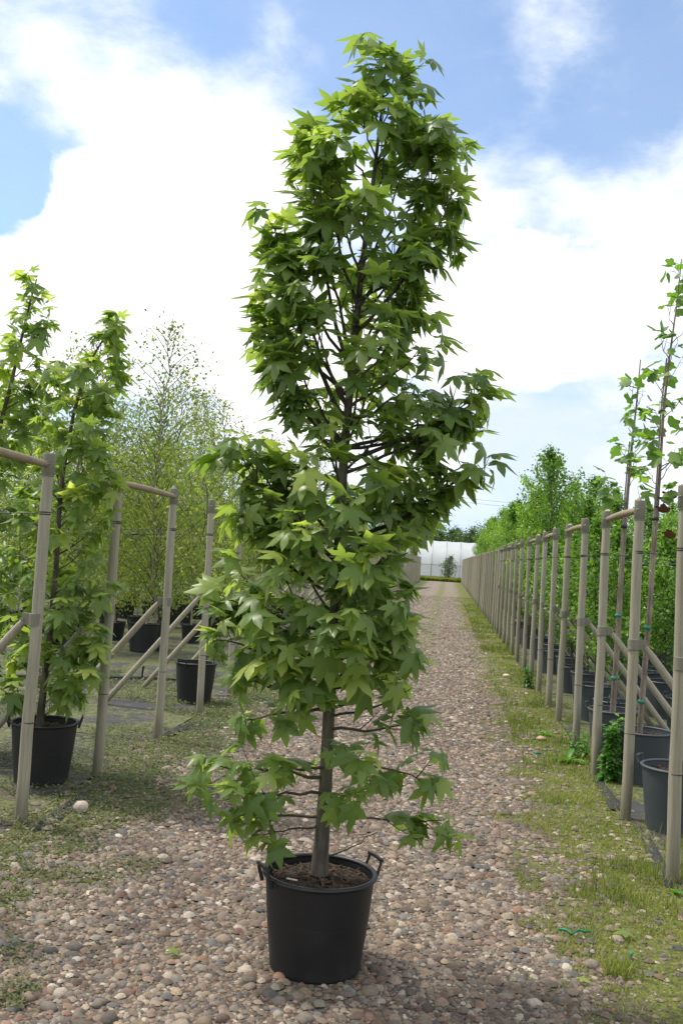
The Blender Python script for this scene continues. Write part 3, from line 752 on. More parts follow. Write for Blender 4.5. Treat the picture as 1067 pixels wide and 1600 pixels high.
CAM = np.array([0, 0, CAMZ])
def leafy_tree(root, trunk, tr, branches, temps, lmat, bmat, tmat, size, per_m, nobj, seed, min_t=.22, petiole_up=.35, trunk_shoots=0, bare=(), sep_branches=True, spread=.06, out_w=.9, dirz=(-.1, .5)):
    """branches: list of polylines (world coords). One mesh per branch, leaves as separate objects up to nobj"""
    r = np.random.default_rng(seed)
    tk = link('trunk', MB().tube(trunk, tr, 14).mesh('trunk'), bmat, root)
    pos, dirs, tip, sc = [], [], [], []
    for bi, (P, r0) in enumerate(branches):
        P = np.asarray(P); n = len(P); seg = np.linalg.norm(np.diff(P, axis=0), axis=1); L = seg.sum()
        b = MB().tube(P, np.linspace(r0, .0018, n), 6)
        cum = np.concatenate([[0], np.cumsum(seg)])/L
        at = lambda t: np.array([np.interp(t, cum, P[:, k]) for k in range(3)])
        if bi not in bare:
            axis = P[-1]-P[0]; axis /= np.linalg.norm(axis)
            ntw = max(1, int(L*7))
            stems = [(P, 1.0)]
            for k in range(ntw):
                t0 = r.uniform(.25, .92); p0 = at(t0); side = r.normal(0, 1, 3); side -= axis*side.dot(axis); side /= np.linalg.norm(side)+1e-9
                d = axis*.6+side*.8+np.array([0, 0, .25]); d /= np.linalg.norm(d); l = r.uniform(.06, .17)*min(1.2, .5+L)
                Q = bez(p0, p0+d*l*.5, p0+d*l+np.array([0, 0, .15*l]), 4); b.tube(Q, [.0028, .0022, .0018, .0012], 4)
                stems.append((Q, .6))
            for Q, wgt in stems:
                sg = np.linalg.norm(np.diff(Q, axis=0), axis=1); l = sg.sum(); cu = np.concatenate([[0], np.cumsum(sg)])/l
                nl = max(3, int(l*per_m*wgt+r.random()))
                for k in range(nl):
                    tt = r.uniform(min_t if wgt == 1.0 else .2, 1.0)**.8
                    if k < 3: tt = 1.0-.03*k
                    p = np.array([np.interp(tt, cu, Q[:, j]) for j in range(3)])
                    a = (Q[-1]-Q[0]); a /= np.linalg.norm(a)+1e-9
                    o = r.normal(0, 1, 3); o -= a*o.dot(a); o /= np.linalg.norm(o)+1e-9
                    ctr = np.array([np.interp(p[2], trunk[:, 2], trunk[:, 0]), np.interp(p[2], trunk[:, 2], trunk[:, 1]), p[2]])
                    rad = p-ctr; rad /= np.linalg.norm(rad)+1e-9
                    d = o*.8+a*.35+rad*out_w*.5+np.array([0, 0, r.uniform(*dirz)])
                    pos.append(p); dirs.append(d); tip.append(tt if wgt == 1.0 else .55+.3*tt); sc.append(r.uniform(*size)*(1.0 if tt < .93 else r.uniform(.6, 1.0)))
        if sep_branches: link('branch', b.mesh('branch'), tmat, tk)
        else:
            if bi == 0: leafy_tree.acc = MB()
            leafy_tree.acc.add(np.concatenate(b.v), np.concatenate(b.f))
    if not sep_branches: link('branches', leafy_tree.acc.mesh('branches'), tmat, tk)
    for k in range(trunk_shoots):
        i = r.uniform(.12, .98); z = np.interp(i, np.linspace(0, 1, len(trunk)), trunk[:, 2]); a = r.uniform(0, 6.28)
        p = np.array([np.interp(z, trunk[:, 2], trunk[:, 0]), np.interp(z, trunk[:, 2], trunk[:, 1]), z]); 
        pos.append(p); dirs.append(np.array([math.cos(a), math.sin(a), .4])); tip.append(.3); sc.append(r.uniform(*size))
    pos = np.array(pos); dirs = np.array(dirs); sc = np.array(sc); tip = np.array(tip); N = len(pos)
    R = frames(dirs, r.normal(0, .32, N)); which = r.integers(0, len(temps), N)
    tint = np.clip(.36+.12*tip**3+.42*(tip > .93)*r.random(N)+r.normal(0, .14, N), 0, 1)
    order = np.argsort(np.linalg.norm(pos-CAM, axis=1)); near, rest = order[:nobj], order[nobj:]
    if len(rest): tag(link('foliage', foliage_mesh('foliage', temps, which[rest], pos[rest], R[rest], sc[rest], tint[rest]), lmat, root), kind='stuff')
    lm = []
    for k, T in enumerate(temps):
        row = []
        for tv in (.32, .48, .8):
            me = mesh('leaf', T[0], T[1], True, np.full(len(T[0]), tv)); me.materials.append(lmat); row.append(me)
        lm.append(row)
    inv = Matrix.Translation(-root.location)
    for i in near:
        me = lm[which[i]][0 if tint[i] < .4 else (1 if tint[i] < .62 else 2)]
        o = bpy.data.objects.new('leaf', me); col.objects.link(o); o.parent = root; o.matrix_parent_inverse = inv
        mm = Matrix(R[i].tolist()).to_4x4()*1.0
        o.matrix_basis = Matrix.Translation(pos[i].tolist()) @ Matrix(R[i].tolist()).to_4x4() @ Matrix.Scale(float(sc[i]), 4)
    return N
STAR = [leaf_star(dr, cu, 30+i) for i, (dr, cu) in enumerate([(.4, .25), (.7, .32), (1.0, .28), (1.35, .22), (.85, .45), (.2, .2), (1.15, .35)])]

# ------------------------------------------------------------------ the sweetgum in its pot on the path
TY = 3.83
gb = ground(492, 1507); TX = gb[0]
tree = empty('potted_tree', (TX, TY, 0), 'tall sweetgum tree with star shaped leaves in a black pot on the gravel path', 'tree')
pot_parts(tree, .219, .180, .362, M['pot'], math.radians(32), 64, .03, True, 260, 4)
tp = [(499, 1366), (502, 1320), (508, 1230), (513, 1120), (520, 1010), (527, 900), (533, 790), (538, 700), (547, 600), (556, 500), (566, 410), (577, 330), (587, 250), (596, 170), (603, 92)]
trunk = np.array([aty(x, y, TY) for x, y in tp])
trunk[:, 1] += np.array([0, 0, .01, .01, 0, -.01, -.01, 0, .01, .015, .01, 0, 0, .01, .01])
trw = np.array([14, 12.2, 10.4, 9.4, 8.9, 8.4, 7.8, 7.2, 6.3, 5.6, 4.8, 3.9, 3.0, 2.1, 1.2])/391.
txy = lambda y: (np.interp(-y, [-b for a, b in tp], [a for a, b in tp]))
def tpoint(y):
    p = aty(txy(y), y, TY); return p
rb_ = np.random.default_rng(8)
branches = []; bare = set()
def add_branch(sy, exx, eyy, depth, r0=.0085, sag=.0, arch=.0):
    p0 = tpoint(sy); p2 = aty(exx, eyy, TY+depth)
    mid = (p0+p2)/2; h = p2-p0
    c = p0+h*np.array([.62, .62, .38])+np.array([0, 0, arch])
    P = bez(p0, c, p2, 9); P[1:-1] += rb_.normal(0, .006, (7, 3))
    branches.append((P, r0))
# branches one can follow in the photograph
for a in [(720, 742, 622, -.05, .011), (700, 700, 640, .12, .009), (800, 668, 690, -.1, .009), (850, 712, 752, 0, .010), (870, 650, 790, -.12, .008),
          (590, 482, 222, -.02, .010), (480, 505, 200, .1, .008), (660, 428, 352, .03, .011), (620, 410, 460, -.08, .009), (640, 455, 400, -.12, .009), (560, 500, 270, -.1, .008), (700, 415, 505, .05, .010), (720, 440, 560, -.05, .009),
          (880, 392, 705, -.02, .010), (900, 410, 790, -.14, .009), (905, 440, 735, .1, .009), (990, 345, 930, -.08, .010), (1030, 338, 1000, -.2, .010), (1000, 380, 905, .05, .009), (1080, 372, 1060, -.12, .009), (1110, 385, 1125, -.02, .008),
          (1215, 325, 1195, -.12, .008), (1240, 372, 1240, -.2, .007), (1275, 372, 1275, -.05, .007), (1290, 410, 1305, -.12, .006), (1200, 440, 1200, -.22, .007),
          (1185, 678, 1222, .05, .007), (1275, 690, 1282, -.02, .0065), (1140, 655, 1128, -.05, .007), (1190, 570, 1190, -.25, .006), (1240, 545, 1240, -.2, .006),
          (1010, 640, 1030, -.05, .008), (980, 632, 985, -.18, .008), (960, 590, 880, -.32, .009), (930, 620, 915, -.12, .008), (1060, 570, 1010, -.3, .008), (1040, 500, 1000, -.36, .008),
          (480, 700, 225, 0, .010), (520, 708, 300, -.05, .009), (470, 690, 350, -.1, .009), (440, 650, 190, .08, .007), (560, 668, 395, .0, .009), (590, 640, 460, -.05, .009), (640, 655, 545, -.08, .008), (660, 640, 600, .1, .008)]:
    add_branch(*a)
for a in [(905, 366, 688, -.12, .008), (915, 388, 725, .05, .008), (930, 372, 800, -.1, .008), (190, 600, 84, -.03, .003), (200, 578, 108, -.05, .0035), (205, 628, 112, .0, .0035), (250, 562, 150, -.06, .004), (260, 645, 158, -.05, .004), (300, 540, 205, -.1, .005), (320, 665, 205, -.1, .005), (270, 600, 170, -.14, .004), (740, 762, 608, 0, .008), (700, 715, 668, .06, .008), (850, 728, 735, -.08, .008), (790, 690, 780, .08, .007), (1000, 440, 890, -.3, .008), (1010, 400, 960, -.3, .008), (1060, 420, 1030, -.32, .008), (940, 560, 860, -.35, .008), (1020, 560, 960, -.38, .008), (950, 610, 850, .1, .008), (1090, 470, 1080, -.3, .007), (900, 470, 830, -.3, .008), (880, 540, 790, -.33, .008), (830, 480, 740, -.25, .008), (800, 590, 740, -.2, .008), (990, 610, 960, -.2, .007), (1075, 610, 1060, -.15, .007)]: add_branch(*a)
bare.add(len(branches)); add_branch(1120, 643, 1076, -.05, .0055)
bare.add(len(branches)); add_branch(1340, 590, 1300, .02, .004)
ys = [90, 150, 220, 300, 380, 460, 540, 620, 700, 780, 860, 940, 1020, 1100, 1180, 1260]
Ls = [588, 565, 500, 490, 430, 420, 425, 470, 430, 430, 420, 385, 370, 410, 420, 430]
Rs = [608, 635, 675, 685, 670, 645, 640, 640, 640, 640, 630, 610, 620, 610, 590, 580]
N = 35
for i in range(N):
    yt = 100+(1060-100)*((i+.5)/N); ph = i*2.39996+.4
    xt = txy(yt); cx, sx_ = math.cos(ph), math.sin(ph)
    px = (np.interp(yt, ys, Rs)-xt)*cx if cx > 0 else (xt-np.interp(yt, ys, Ls))*cx
    dp = .5*(np.interp(yt, ys, Rs)-np.interp(yt, ys, Ls))*sx_/391*.95
    reach = math.hypot(px, dp*391)
    rise = reach*np.interp(yt, [100, 500, 900, 1100, 1250], [1.7, 1.5, .8, .4, .15])
    add_branch(min(1300, yt+rise+10), xt+px, yt, dp, .0035+.004*reach/120)
nl = leafy_tree(tree, trunk, trw, branches, STAR, M['sweetgum'], M['bark'], M['twig'], (.070, .120), 27, 296, 21, trunk_shoots=10, bare=bare, min_t=.32, dirz=(-.1, .6))
print('main leaves', nl)

# ------------------------------------------------------------------ neighbours of the same kind in the bed
def side_tree(label, base, tpx, Y, tw, sil, nb, seed, nobj, size, pot_ang, pm, per_m, temps=STAR, lmat='sweetgum', bmat='bark', tmat='twig', group=None, asc=.8, extra=(), pot=True, chips=60, shoots=10, ymin=None, ymax=None):
    root = empty('potted_tree', (base[0], base[1], 0), label, 'tree', group)
    if pot: pot_parts(root, .215, .172, .40, M[pm], pot_ang, 40, .04, True, chips, seed)
    tr = np.array([aty(x, y, Y) for x, y in tpx]); tr[:, 1] += np.linspace(base[1]-Y, 0, len(tr))
    sc = FPX/Y
    r = np.random.default_rng(seed); brs = []
    tx = lambda y: np.interp(-y, [-b for a, b in tpx], [a for a, b in tpx])
    sy = [q[0] for q in sil]; sL = [q[1] for q in sil]; sR = [q[2] for q in sil]
    def br(y0, x1, y1, dp, r0):
        p0 = aty(tx(y0), y0, Y); k = np.clip(np.searchsorted(-np.array([b for a, b in tpx]), -y0), 1, len(tr)-1)
        p0[1] = np.interp(p0[2], tr[:, 2], tr[:, 1]); p2 = aty(x1, y1, Y+dp)
        h = p2-p0; P = bez(p0, p0+h*np.array([.6, .6, .4]), p2, 7); P[1:-1] += r.normal(0, .006, (5, 3)); brs.append((P, r0))
    lo, hi = sil[0][0], sil[-1][0]
    for i in range(nb):
        yt = lo+(hi-lo)*(i+.5)/nb; ph = i*2.39996+seed; cx, sx_ = math.cos(ph), math.sin(ph); xt = tx(yt)
        px = (np.interp(yt, sy, sR)-xt)*cx if cx > 0 else (xt-np.interp(yt, sy, sL))*cx
        dp = .5*(np.interp(yt, sy, sR)-np.interp(yt, sy, sL))*sx_/sc*.9
        jj = r.uniform(.6, 1.25); px *= jj; dp *= jj; reach = math.hypot(px, dp*sc); br(min(tpx[0][1]-8, yt+reach*asc+6), xt+px, yt, dp, .003+.004*min(1, reach/90))
    for e in extra: br(*e)
    leafy_tree(root, tr, np.array(tw)/sc, brs, temps, M[lmat], M[bmat], M[tmat], size, per_m, nobj, seed, trunk_shoots=shoots)
    return root
bA = ground(64, 1222)
side_tree('bushy sweetgum tree in a black pot standing under the wooden post frame', (bA[0], bA[1]), [(62, 1135), (70, 1060), (80, 980), (88, 890), (93, 800), (99, 737), (116, 644), (138, 570), (165, 525), (186, 498)], bA[1], [6.5, 5.6, 5, 4.4, 4, 3.5, 2.8, 2, 1.4, .8],
          [(498, 180, 200), (540, 140, 190), (600, 118, 188), (660, 70, 185), (740, 45, 175), (840, 35, 160), (930, 40, 160), (1010, 20, 152), (1090, 15, 140)], 46, 5, 200, (.085, .135), math.radians(20), 'pot', 38, asc=.7,
          extra=[(760, 178, 760, -.1, .005), (640, 85, 590, .1, .004), (1040, 150, 1000, -.1, .005)])
bB = ground(-62, 1180)
side_tree('slender leaning sweetgum tree with an open top rising above the post frame', (bB[0], bB[1]), [(-64, 1090), (-58, 1000), (-45, 880), (-22, 760), (2, 660), (18, 600), (34, 530), (48, 470), (58, 436)], bB[1], [6, 5.4, 4.8, 4.2, 3.6, 3, 2.3, 1.6, .8],
          [(440, 50, 66), (490, 35, 70), (540, 20, 60), (600, 0, 60), (680, -40, 50), (780, -60, 35), (900, -80, 30), (1000, -100, 25), (1050, -110, 10)], 38, 9, 110, (.085, .135), math.radians(-30), 'pot', 32, asc=.8,
          extra=[(640, 92, 572, .05, .005), (560, 70, 500, -.05, .004), (690, 70, 640, -.1, .005)])

# ------------------------------------------------------------------ staked tulip-tree saplings
TUL = [leaf_tulip(d, 60+i) for i, d in enumerate((.3, .7, 1.05, 1.4))]
def staked(label, potpx, tpx, sil, nb, seed, nobj, extra, hang):
    g = ground(*potpx); Y = g[1]
    tw = np.interp(np.arange(len(tpx)), [0, len(tpx)-1], [4.0, .8])
    root = side_tree(label, (g[0], g[1]), tpx, Y, tw, sil, nb, seed, nobj, (.085, .14), math.radians(-25), 'potgrey', 17, TUL, 'tulip', 'tulipbark', 'tulipbark', None, 1.2, extra, shoots=2)
    sc = FPX/Y
    # bamboo cane tied to the stem with green ties
    P = np.array([aty(x-4, y, Y-.02) for x, y in tpx]); P = P[:-2]
    link('cane', MB().tube(P, .0065, 8).mesh('cane'), M['tulipbark'], root)
    for f in (.08, .22, .42, .62):
        i = f*(len(tpx)-1); x = np.interp(i, range(len(tpx)), [a for a, b in tpx]); y = np.interp(i, range(len(tpx)), [b for a, b in tpx])
        c = aty(x-2, y, Y-.01)
        link('tie', MB().revolve([(.024, -.014), (.030, -.012), (.030, .012), (.024, .014)], 12, c).mesh('tie'), M['tie'] if f < .3 else M['wire'], root)
    for (x, y) in hang:
        c = aty(x, y, Y-.03); T = leaf_tulip(2.6, int(x)); R = frames(np.array([[.3, .1, -.6]]), np.array([.4]))
        V, F = instance(T, c[None], R, np.array([.11])); link('dead_leaf', mesh('dead_leaf', V, F), M['deadleaf'], root)
    return root
staked('tall thin sapling with a brownish stem and dead leaves, staked in a grey pot', (1001, 1222), [(998, 1160), (1006, 1060), (1015, 955), (1022, 850), (1030, 740), (1036, 640), (1045, 560), (1056, 480), (1064, 405)],
       [(410, 1060, 1075), (480, 1035, 1085), (560, 1022, 1090), (640, 1012, 1088), (720, 1008, 1085)], 15, 3, 90,
       [(800, 1043, 772, -.03, .004), (700, 1010, 690, -.08, .004), (730, 1072, 700, .05, .005), (760, 1012, 735, .05, .004)], [(1040, 775), (1047, 768), (1036, 790), (1045, 830)])
g2 = ground(957, 1114, .37)
def proj(p):
    d = np.array(p)-CAM
    q = np.array([d@np.array([_rt[i], _fw[i], _up[i]]) for i in range(3)])
    return W/2+FPX*q[0]/q[2], H/2+FPX*q[1]/q[2]
p2 = proj((g2[0], g2[1], 0))
staked('short thin sapling with sparse leaves, staked in a grey pot behind the weeds', p2, [(957, 1114), (965, 1000), (972, 880), (980, 770), (987, 690), (994, 630), (1000, 562)],
       [(570, 994, 1006), (620, 978, 1012), (680, 960, 1010), (740, 948, 1006), (780, 948, 1004)], 11, 7, 60, [(790, 946, 745, -.05, .0035), (720, 1010, 690, .0, .0035)], [])

# ------------------------------------------------------------------ bed pots, shrubs, birches, hornbeams
LEAFQ = [leaf_quad(.3), leaf_quad(.8), leaf_quad(1.2)]
LEAFS = [leaf_small(.2), leaf_small(.6), leaf_small(1.0)]
def gen_col(seed, Ht, z0, rad, nb, asc, droop, nleaf, lsize, temps, prof, wob=.03, r0=.02, zs=0.0, jit=.04, lead=.12, leadf=.05, thin=0.0):
    r = np.random.default_rng(seed)
    n = 12; z = np.linspace(zs, Ht, n); w = np.cumsum(r.normal(0, wob, (n, 2)), 0); w -= w[0]
    T = np.concatenate([w, z[:, None]], 1)
    tr = MB().tube(T, np.interp(z, [0, Ht], [r0, .003]), 8)
    b = MB(); pos, dirs = [], []
    per = nleaf/nb
    for k in range(nb):
        u = (k+.5)/nb; zz = z0+(Ht*.97-z0)*u; a = k*2.39996+r.normal(0, .4)
        L = rad*prof(u)*r.uniform(.55, 1.4)
        p0 = np.array([np.interp(zz, z, T[:, 0]), np.interp(zz, z, T[:, 1]), zz])
        d = np.array([math.cos(a), math.sin(a), 0])
        p1 = p0+d*L*.6+np.array([0, 0, asc*L*.8]); p2 = p0+d*L+np.array([0, 0, (asc-droop)*L])
        P = bez(p0, p1, p2, 7); P[1:] += r.normal(0, .02*L, (6, 3)); b.tube(P, np.linspace(r0*.28, .0015, 7), 4, False)
        m_ = max(4, int(per*(.4+.6*prof(u)/1.0)*(1-thin*u)))
        t = r.random(m_)**.7; i = t*6; i0 = np.minimum(i.astype(int), 5); f = (i-i0)[:, None]
        pp = P[i0]*(1-f)+P[i0+1]*f
        pp = pp+r.normal(0, jit, (m_, 3))*np.array([1, 1, 1.2]); 
        if droop > .3: pp[:, 2] -= r.random(m_)**2*droop*.35*t
        pos.append(pp); dirs.append(d[None]*.6+r.normal(0, .7, (m_, 3))+np.array([0, 0, -.5 if droop > .3 else .25]))
    m_ = int(nleaf*leadf); zz = Ht-r.random(m_)*lead*Ht; pos.append(np.stack([np.interp(zz, z, T[:, 0]), np.interp(zz, z, T[:, 1]), zz+.03], -1)+r.normal(0, .022, (m_, 3))); dirs.append(r.normal(0, .7, (m_, 3))+np.array([0, 0, .4]))
    pos = np.concatenate(pos); dirs = np.concatenate(dirs); N = len(pos)
    R = frames(dirs, r.normal(0, .9, N)); s = lsize*r.uniform(.65, 1.25, N)
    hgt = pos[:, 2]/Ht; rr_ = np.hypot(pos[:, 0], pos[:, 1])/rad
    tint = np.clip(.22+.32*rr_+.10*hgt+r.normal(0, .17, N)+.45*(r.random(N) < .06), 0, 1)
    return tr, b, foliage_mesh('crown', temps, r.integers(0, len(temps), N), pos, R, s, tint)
def proto(name, label, cat, group, g, bm, tm, lm, pot=None, pseed=1):
    root = empty(name, (0, 0, 0), label, cat, group)
    tr, b, cr = g
    tk = link('trunk', tr.mesh('trunk'), M[bm], root, True)
    tag(link('twigs', b.mesh('twigs'), M[tm], tk, True), kind='stuff')
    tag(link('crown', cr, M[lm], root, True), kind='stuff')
    if pot: pot_parts(root, .215, .172, .40, M[pot], pseed, 28, .04, True, 0, pseed)
    return root
used = set()
def put(p, x, y, s=1.0, rz=None, label=None, group=None):
    o = p if p.name not in used else copy_tree(p, None, ('pot', 'soil') if y > 26 else (('handle', 'rim') if y > 19 else ()))
    used.add(p.name)
    o.location = (x, y, 0); o.rotation_euler = (0, 0, R_.uniform(0, 6.28) if rz is None else rz); o.scale = (s, s, s*R_.uniform(.95, 1.05))
    if label: o['label'] = label
    if group: o['group'] = group
    return o
R_ = np.random.default_rng(123)
def in_px(x, y, a, b):
    px = proj((x, y, 1.6))[0]; return a < px < b
bprof = lambda u: (1.0-u)**.6*.95+.22 if u > .15 else .8+u
birches = [proto('birch_tree', 'slim birch tree with airy yellowish green foliage growing in the bed', 'tree', 'birch trees in the potted bed',
           gen_col(200+i, [4.5, 4.9, 4.2, 4.6][i], .5, [.85, .95, .8, 1.0][i], 70, 1.15, [.45, .7, .5, .9][i], 5600, .056, LEAFQ, bprof, .06, .022, .3, .085, .10, .006, .72), 'birchbark', 'twig', 'birch', 'pot', i) for i in range(4)]
spots = []
for X, ya, yb, st in [(-4.45, 14.4, 30, 1.7), (-5.7, 14.0, 32, 1.6), (-7.0, 15.5, 34, 1.7), (-8.4, 17, 36, 1.9), (-10, 20, 40, 2.1), (-12, 24, 44, 2.4), (-14.5, 30, 50, 2.6)]:
    yy = ya
    while yy < yb:
        x_, y_ = X+R_.normal(0, .12), yy+R_.normal(0, .15)
        if in_px(x_, y_, -90, 560): spots.append((x_, y_))
        yy += st
yy = 31.0
while yy < 82: spots.append((-3.7+R_.normal(0, .2), yy)); spots.append((-5.4+R_.normal(0, .2), yy+1)); yy += 2.3
BL = [('slim airy birch tree in a black pot at the front of the birch bed', 'birch trees at the front of the bed'), ('slim airy birch tree crowded deeper in the birch bed', 'birch trees deeper in the bed'), ('small birch tree behind the receding post row near the path end', 'birch trees along the receding posts')]
for i, (x_, y_) in enumerate(spots):
    lb = BL[2] if y_ >= 31 else (BL[0] if x_ > -6.3 and y_ < 19 else BL[1])
    o_ = put(birches[R_.integers(0, 4)], x_, y_, R_.uniform(.78, 1.14) if y_ < 31 else R_.uniform(.6, .8), None, *lb); o_.rotation_euler.x = R_.normal(0, .045)
g3 = ground(303, 1097)
lone = proto('potted_tree', 'spindly half bare sapling in a lone black pot behind the post frame', 'tree', None, gen_col(77, 2.5, .8, .5, 20, 1.2, .3, 420, .05, LEAFQ, bprof, .03, .012, .3, .05), 'twig', 'twig', 'birch', 'pot', 4)
put(lone, g3[0], g3[1], 1.0, 0.3)
for i, pp in enumerate([(238, 1016), (108, 1012)]):
    g = ground(*pp); put(birches[i], g[0], g[1], .95, None, *BL[0])

sprof = lambda u: (.75+.5*u) if u < .35 else (1.0-(u-.35)/.65)**.7*.92+.06
shrubs = [proto('potted_shrub', 'dense dark green bushy shrub in a charcoal pot behind the posts', 'shrub', 'dark green shrubs in charcoal pots',
          gen_col(300+i, [2.05, 1.85, 2.2][i], .55, [.42, .46, .40][i], 46, 1.1, .1, 3600, .052, LEAFS, sprof, .01, .018, .3, .036), 'twig', 'twig', 'shrub', 'potgrey', i) for i in range(3)]
for X, ya, yb, st in [(1.72, 9.7, 24, 1.12), (2.55, 10.3, 26, 1.15), (3.5, 10.0, 24, 1.2), (4.6, 12.5, 24, 1.3)]:
    yy = ya
    while yy < yb:
        x_, y_ = X+R_.normal(0, .06), yy+R_.normal(0, .08)
        if in_px(x_, y_, 700, 1200): put(shrubs[R_.integers(0, 3)], x_, y_, R_.uniform(.85, 1.02), None, *(('dense dark green shrub in a charcoal pot directly behind the posts', 'shrubs directly behind the posts') if X < 2 else ('dense dark green shrub in a charcoal pot in the deeper rows', 'shrubs in the deeper rows')))
        yy += st
hprof = lambda u: (.7+.9*u) if u < .3 else (1.0-(u-.3)/.7)**.85*.95+.05
horn = [proto('hornbeam_tree', 'upright fresh green hornbeam tree with pointed leafy shoots behind the post row', 'tree', 'hornbeam trees in the bed behind the posts',
        gen_col(400+i, [3.6, 3.9, 3.4][i], .5, [.62, .7, .58][i], 46, 1.9, .1, 4200, .074, LEAFQ, hprof, .03, .025, 0, .052, .2), 'twig', 'twig', 'hedge') for i in range(3)]
for X, ya, yb, st in [(2.75, 27, 84, 2.0), (4.3, 25, 84, 2.1), (6.0, 21, 70, 2.1), (7.8, 23, 40, 2.2)]:
    yy = ya
    while yy < yb:
        x_, y_ = X+R_.normal(0, .2), yy+R_.normal(0, .2)
        if in_px(x_, y_, 700, 1130): put(horn[R_.integers(0, 3)], x_, y_, R_.uniform(.95, 1.25))
        yy += st
# open pots in the front row
def bare_pot(px, py, label, ang):
    g = ground(px, py); o = empty('plant_pot', (g[0], g[1], 0), label, 'pot'); pot_parts(o, .215, .172, .40, M['potgrey'], ang, 48, .04, True, 120, int(px)); return o
bare_pot(1052, 1297, 'charcoal plastic pot of soil with pale handles beside a leaning post', math.radians(150))
bare_pot(1100, 1160, 'charcoal plastic pot standing deeper in the bed behind the open soil pot', math.radians(40))

gc_ = ground(926, 1128, .34)
cn = link('marker_cane', MB().tube([(0, 0, 0), (0, 0, .3), (.012, 0, .62)], [.006, .0055, .005], 8).mesh('marker_cane'), M['cane']); cn.location = (gc_[0], gc_[1], 0); tag(cn, 'thin pale bamboo cane standing upright behind a post near the weeds', 'cane')
# ------------------------------------------------------------------ weeds
def weed(name, px, py, h, n, lsz, label, seed, spread=.06, upright=True):
    g = ground(px, py); r = np.random.default_rng(seed); root = empty(name, (g[0], g[1], 0), label, 'weed')
    for k in range(n):
        a = r.uniform(0, 6.28); b0 = np.array([math.cos(a), math.sin(a), 0])*r.uniform(0, spread)
        hh = h*r.uniform(.6, 1); P = bez(b0, b0+np.array([0, 0, hh*.5]), b0*1.8+np.array([r.normal(0, .02), r.normal(0, .02), hh]), 6)
        st = link('stem', MB().tube(P, np.linspace(.004, .0015, 6), 5).mesh('stem'), M['weed'], root, True)
        m_ = int(hh*150); t = r.uniform(.05, 1, m_); pos = np.array([[np.interp(q*5, range(6), P[:, j]) for j in range(3)] for q in t])
        aa = r.uniform(0, 6.28, m_); d = np.stack([np.cos(aa), np.sin(aa), r.uniform(.2, .9, m_)], -1)
        tag(link('foliage', foliage_mesh('foliage', LEAFS, r.integers(0, 3, m_), pos, frames(d, r.normal(0, .3, m_)), lsz*r.uniform(.6, 1.2, m_)*(1.15-t*.6), np.clip(r.normal(.45, .2, m_)+.25*(t > .85), 0, 1)), M['weed'], st, True), kind='stuff')
weed('tall_weed', 950, 1222, .52, 6, .085, 'tall leafy green weed growing beside the charcoal pots', 4, .05)
weed('bushy_weed', 908, 1185, .26, 6, .06, 'bushy low weed at the foot of a post', 5, .08)
weed('bushy_weed', 824, 1075, .34, 6, .06, 'scrubby weed between posts further along the grass verge', 6, .08)
def rosette(px, py, n, L, label, seed):
    g = ground(px, py); r = np.random.default_rng(seed); root = empty('rosette_weed', (g[0], g[1], 0), label, 'weed')
    me = None
    for k in range(n):
        w = L*.16; pts = []
        V = []
        for i, (t, ww) in enumerate([(0, .3), (.3, .8), (.6, 1), (.85, .6), (1, 0.02)]):
            z = L*(.75*t-.55*t*t); V += [(-w*ww, L*t, z+.01), (0, L*t, z-.008+.01), (w*ww, L*t, z+.01)]
        F = []
        for i in range(4):
            for j in (0, 1): q = i*3+j; F.append((q, q+1, q+4, q+3))
        if me is None: me = mesh('leaf', V, F, True, np.full(len(V), .7)); me.materials.append(M['weed'])
        o = link('leaf', me, None, root, True); o.rotation_euler = (r.normal(0, .2), 0, k*6.283/n+r.normal(0, .2)); s = r.uniform(.6, 1.1); o.scale = (s, s, s)
rosette(885, 1192, 13, .17, 'pale green broad leaved rosette weed in the grass verge', 3)
rosette(852, 1150, 9, .12, 'small broad leaved rosette weed near the flat tan stone', 6)
rosette(1053, 1398, 9, .06, 'tiny bright green seedling at the foot of the verge', 8)

# ------------------------------------------------------------------ litter and odds and ends on the ground
def strip(px, label, seed):
    P = np.array([ground(*p) for p in px]); r = np.random.default_rng(seed)
    d = np.gradient(P, axis=0); d /= np.linalg.norm(d, axis=1, keepdims=True); nrm = np.stack([-d[:, 1], d[:, 0], d[:, 2]*0], -1)
    n = len(P); V = []
    for i in range(n):
        w = .034*(1+r.normal(0, .3))
        for k, u in enumerate((-1, -.3, .4, 1)): V.append(P[i]+nrm[i]*w*u+np.array([0, 0, -.002+abs(r.normal(0, .009))+(.012 if k == 3 else 0)]))
    F = [(i*4+k, i*4+k+1, i*4+k+5, i*4+k+4) for i in range(n-1) for k in range(3)]
    o = link('fabric_strip', mesh('fabric_strip', V, F), M['fabricplain'])
    o.modifiers.new('thick', 'SOLIDIFY').thickness = .002
    tag(o, label, 'fabric strip')
strip([(62, 1300), (80, 1284), (100, 1268), (120, 1254), (140, 1242)], 'torn black fabric strip lying beside the rounded pale stone', 2)
strip([(262, 1150), (280, 1143), (298, 1136), (318, 1128)], 'folded black fabric edge in the moss behind the second post frame', 3)
strip([(926, 1206), (938, 1228), (952, 1250), (966, 1268)], 'black fabric edge showing through the grass between two posts', 4)
strip([(1008, 1312), (1020, 1338), (1033, 1362), (1045, 1388)], 'curled black fabric edge at the foot of the leaning post', 5)
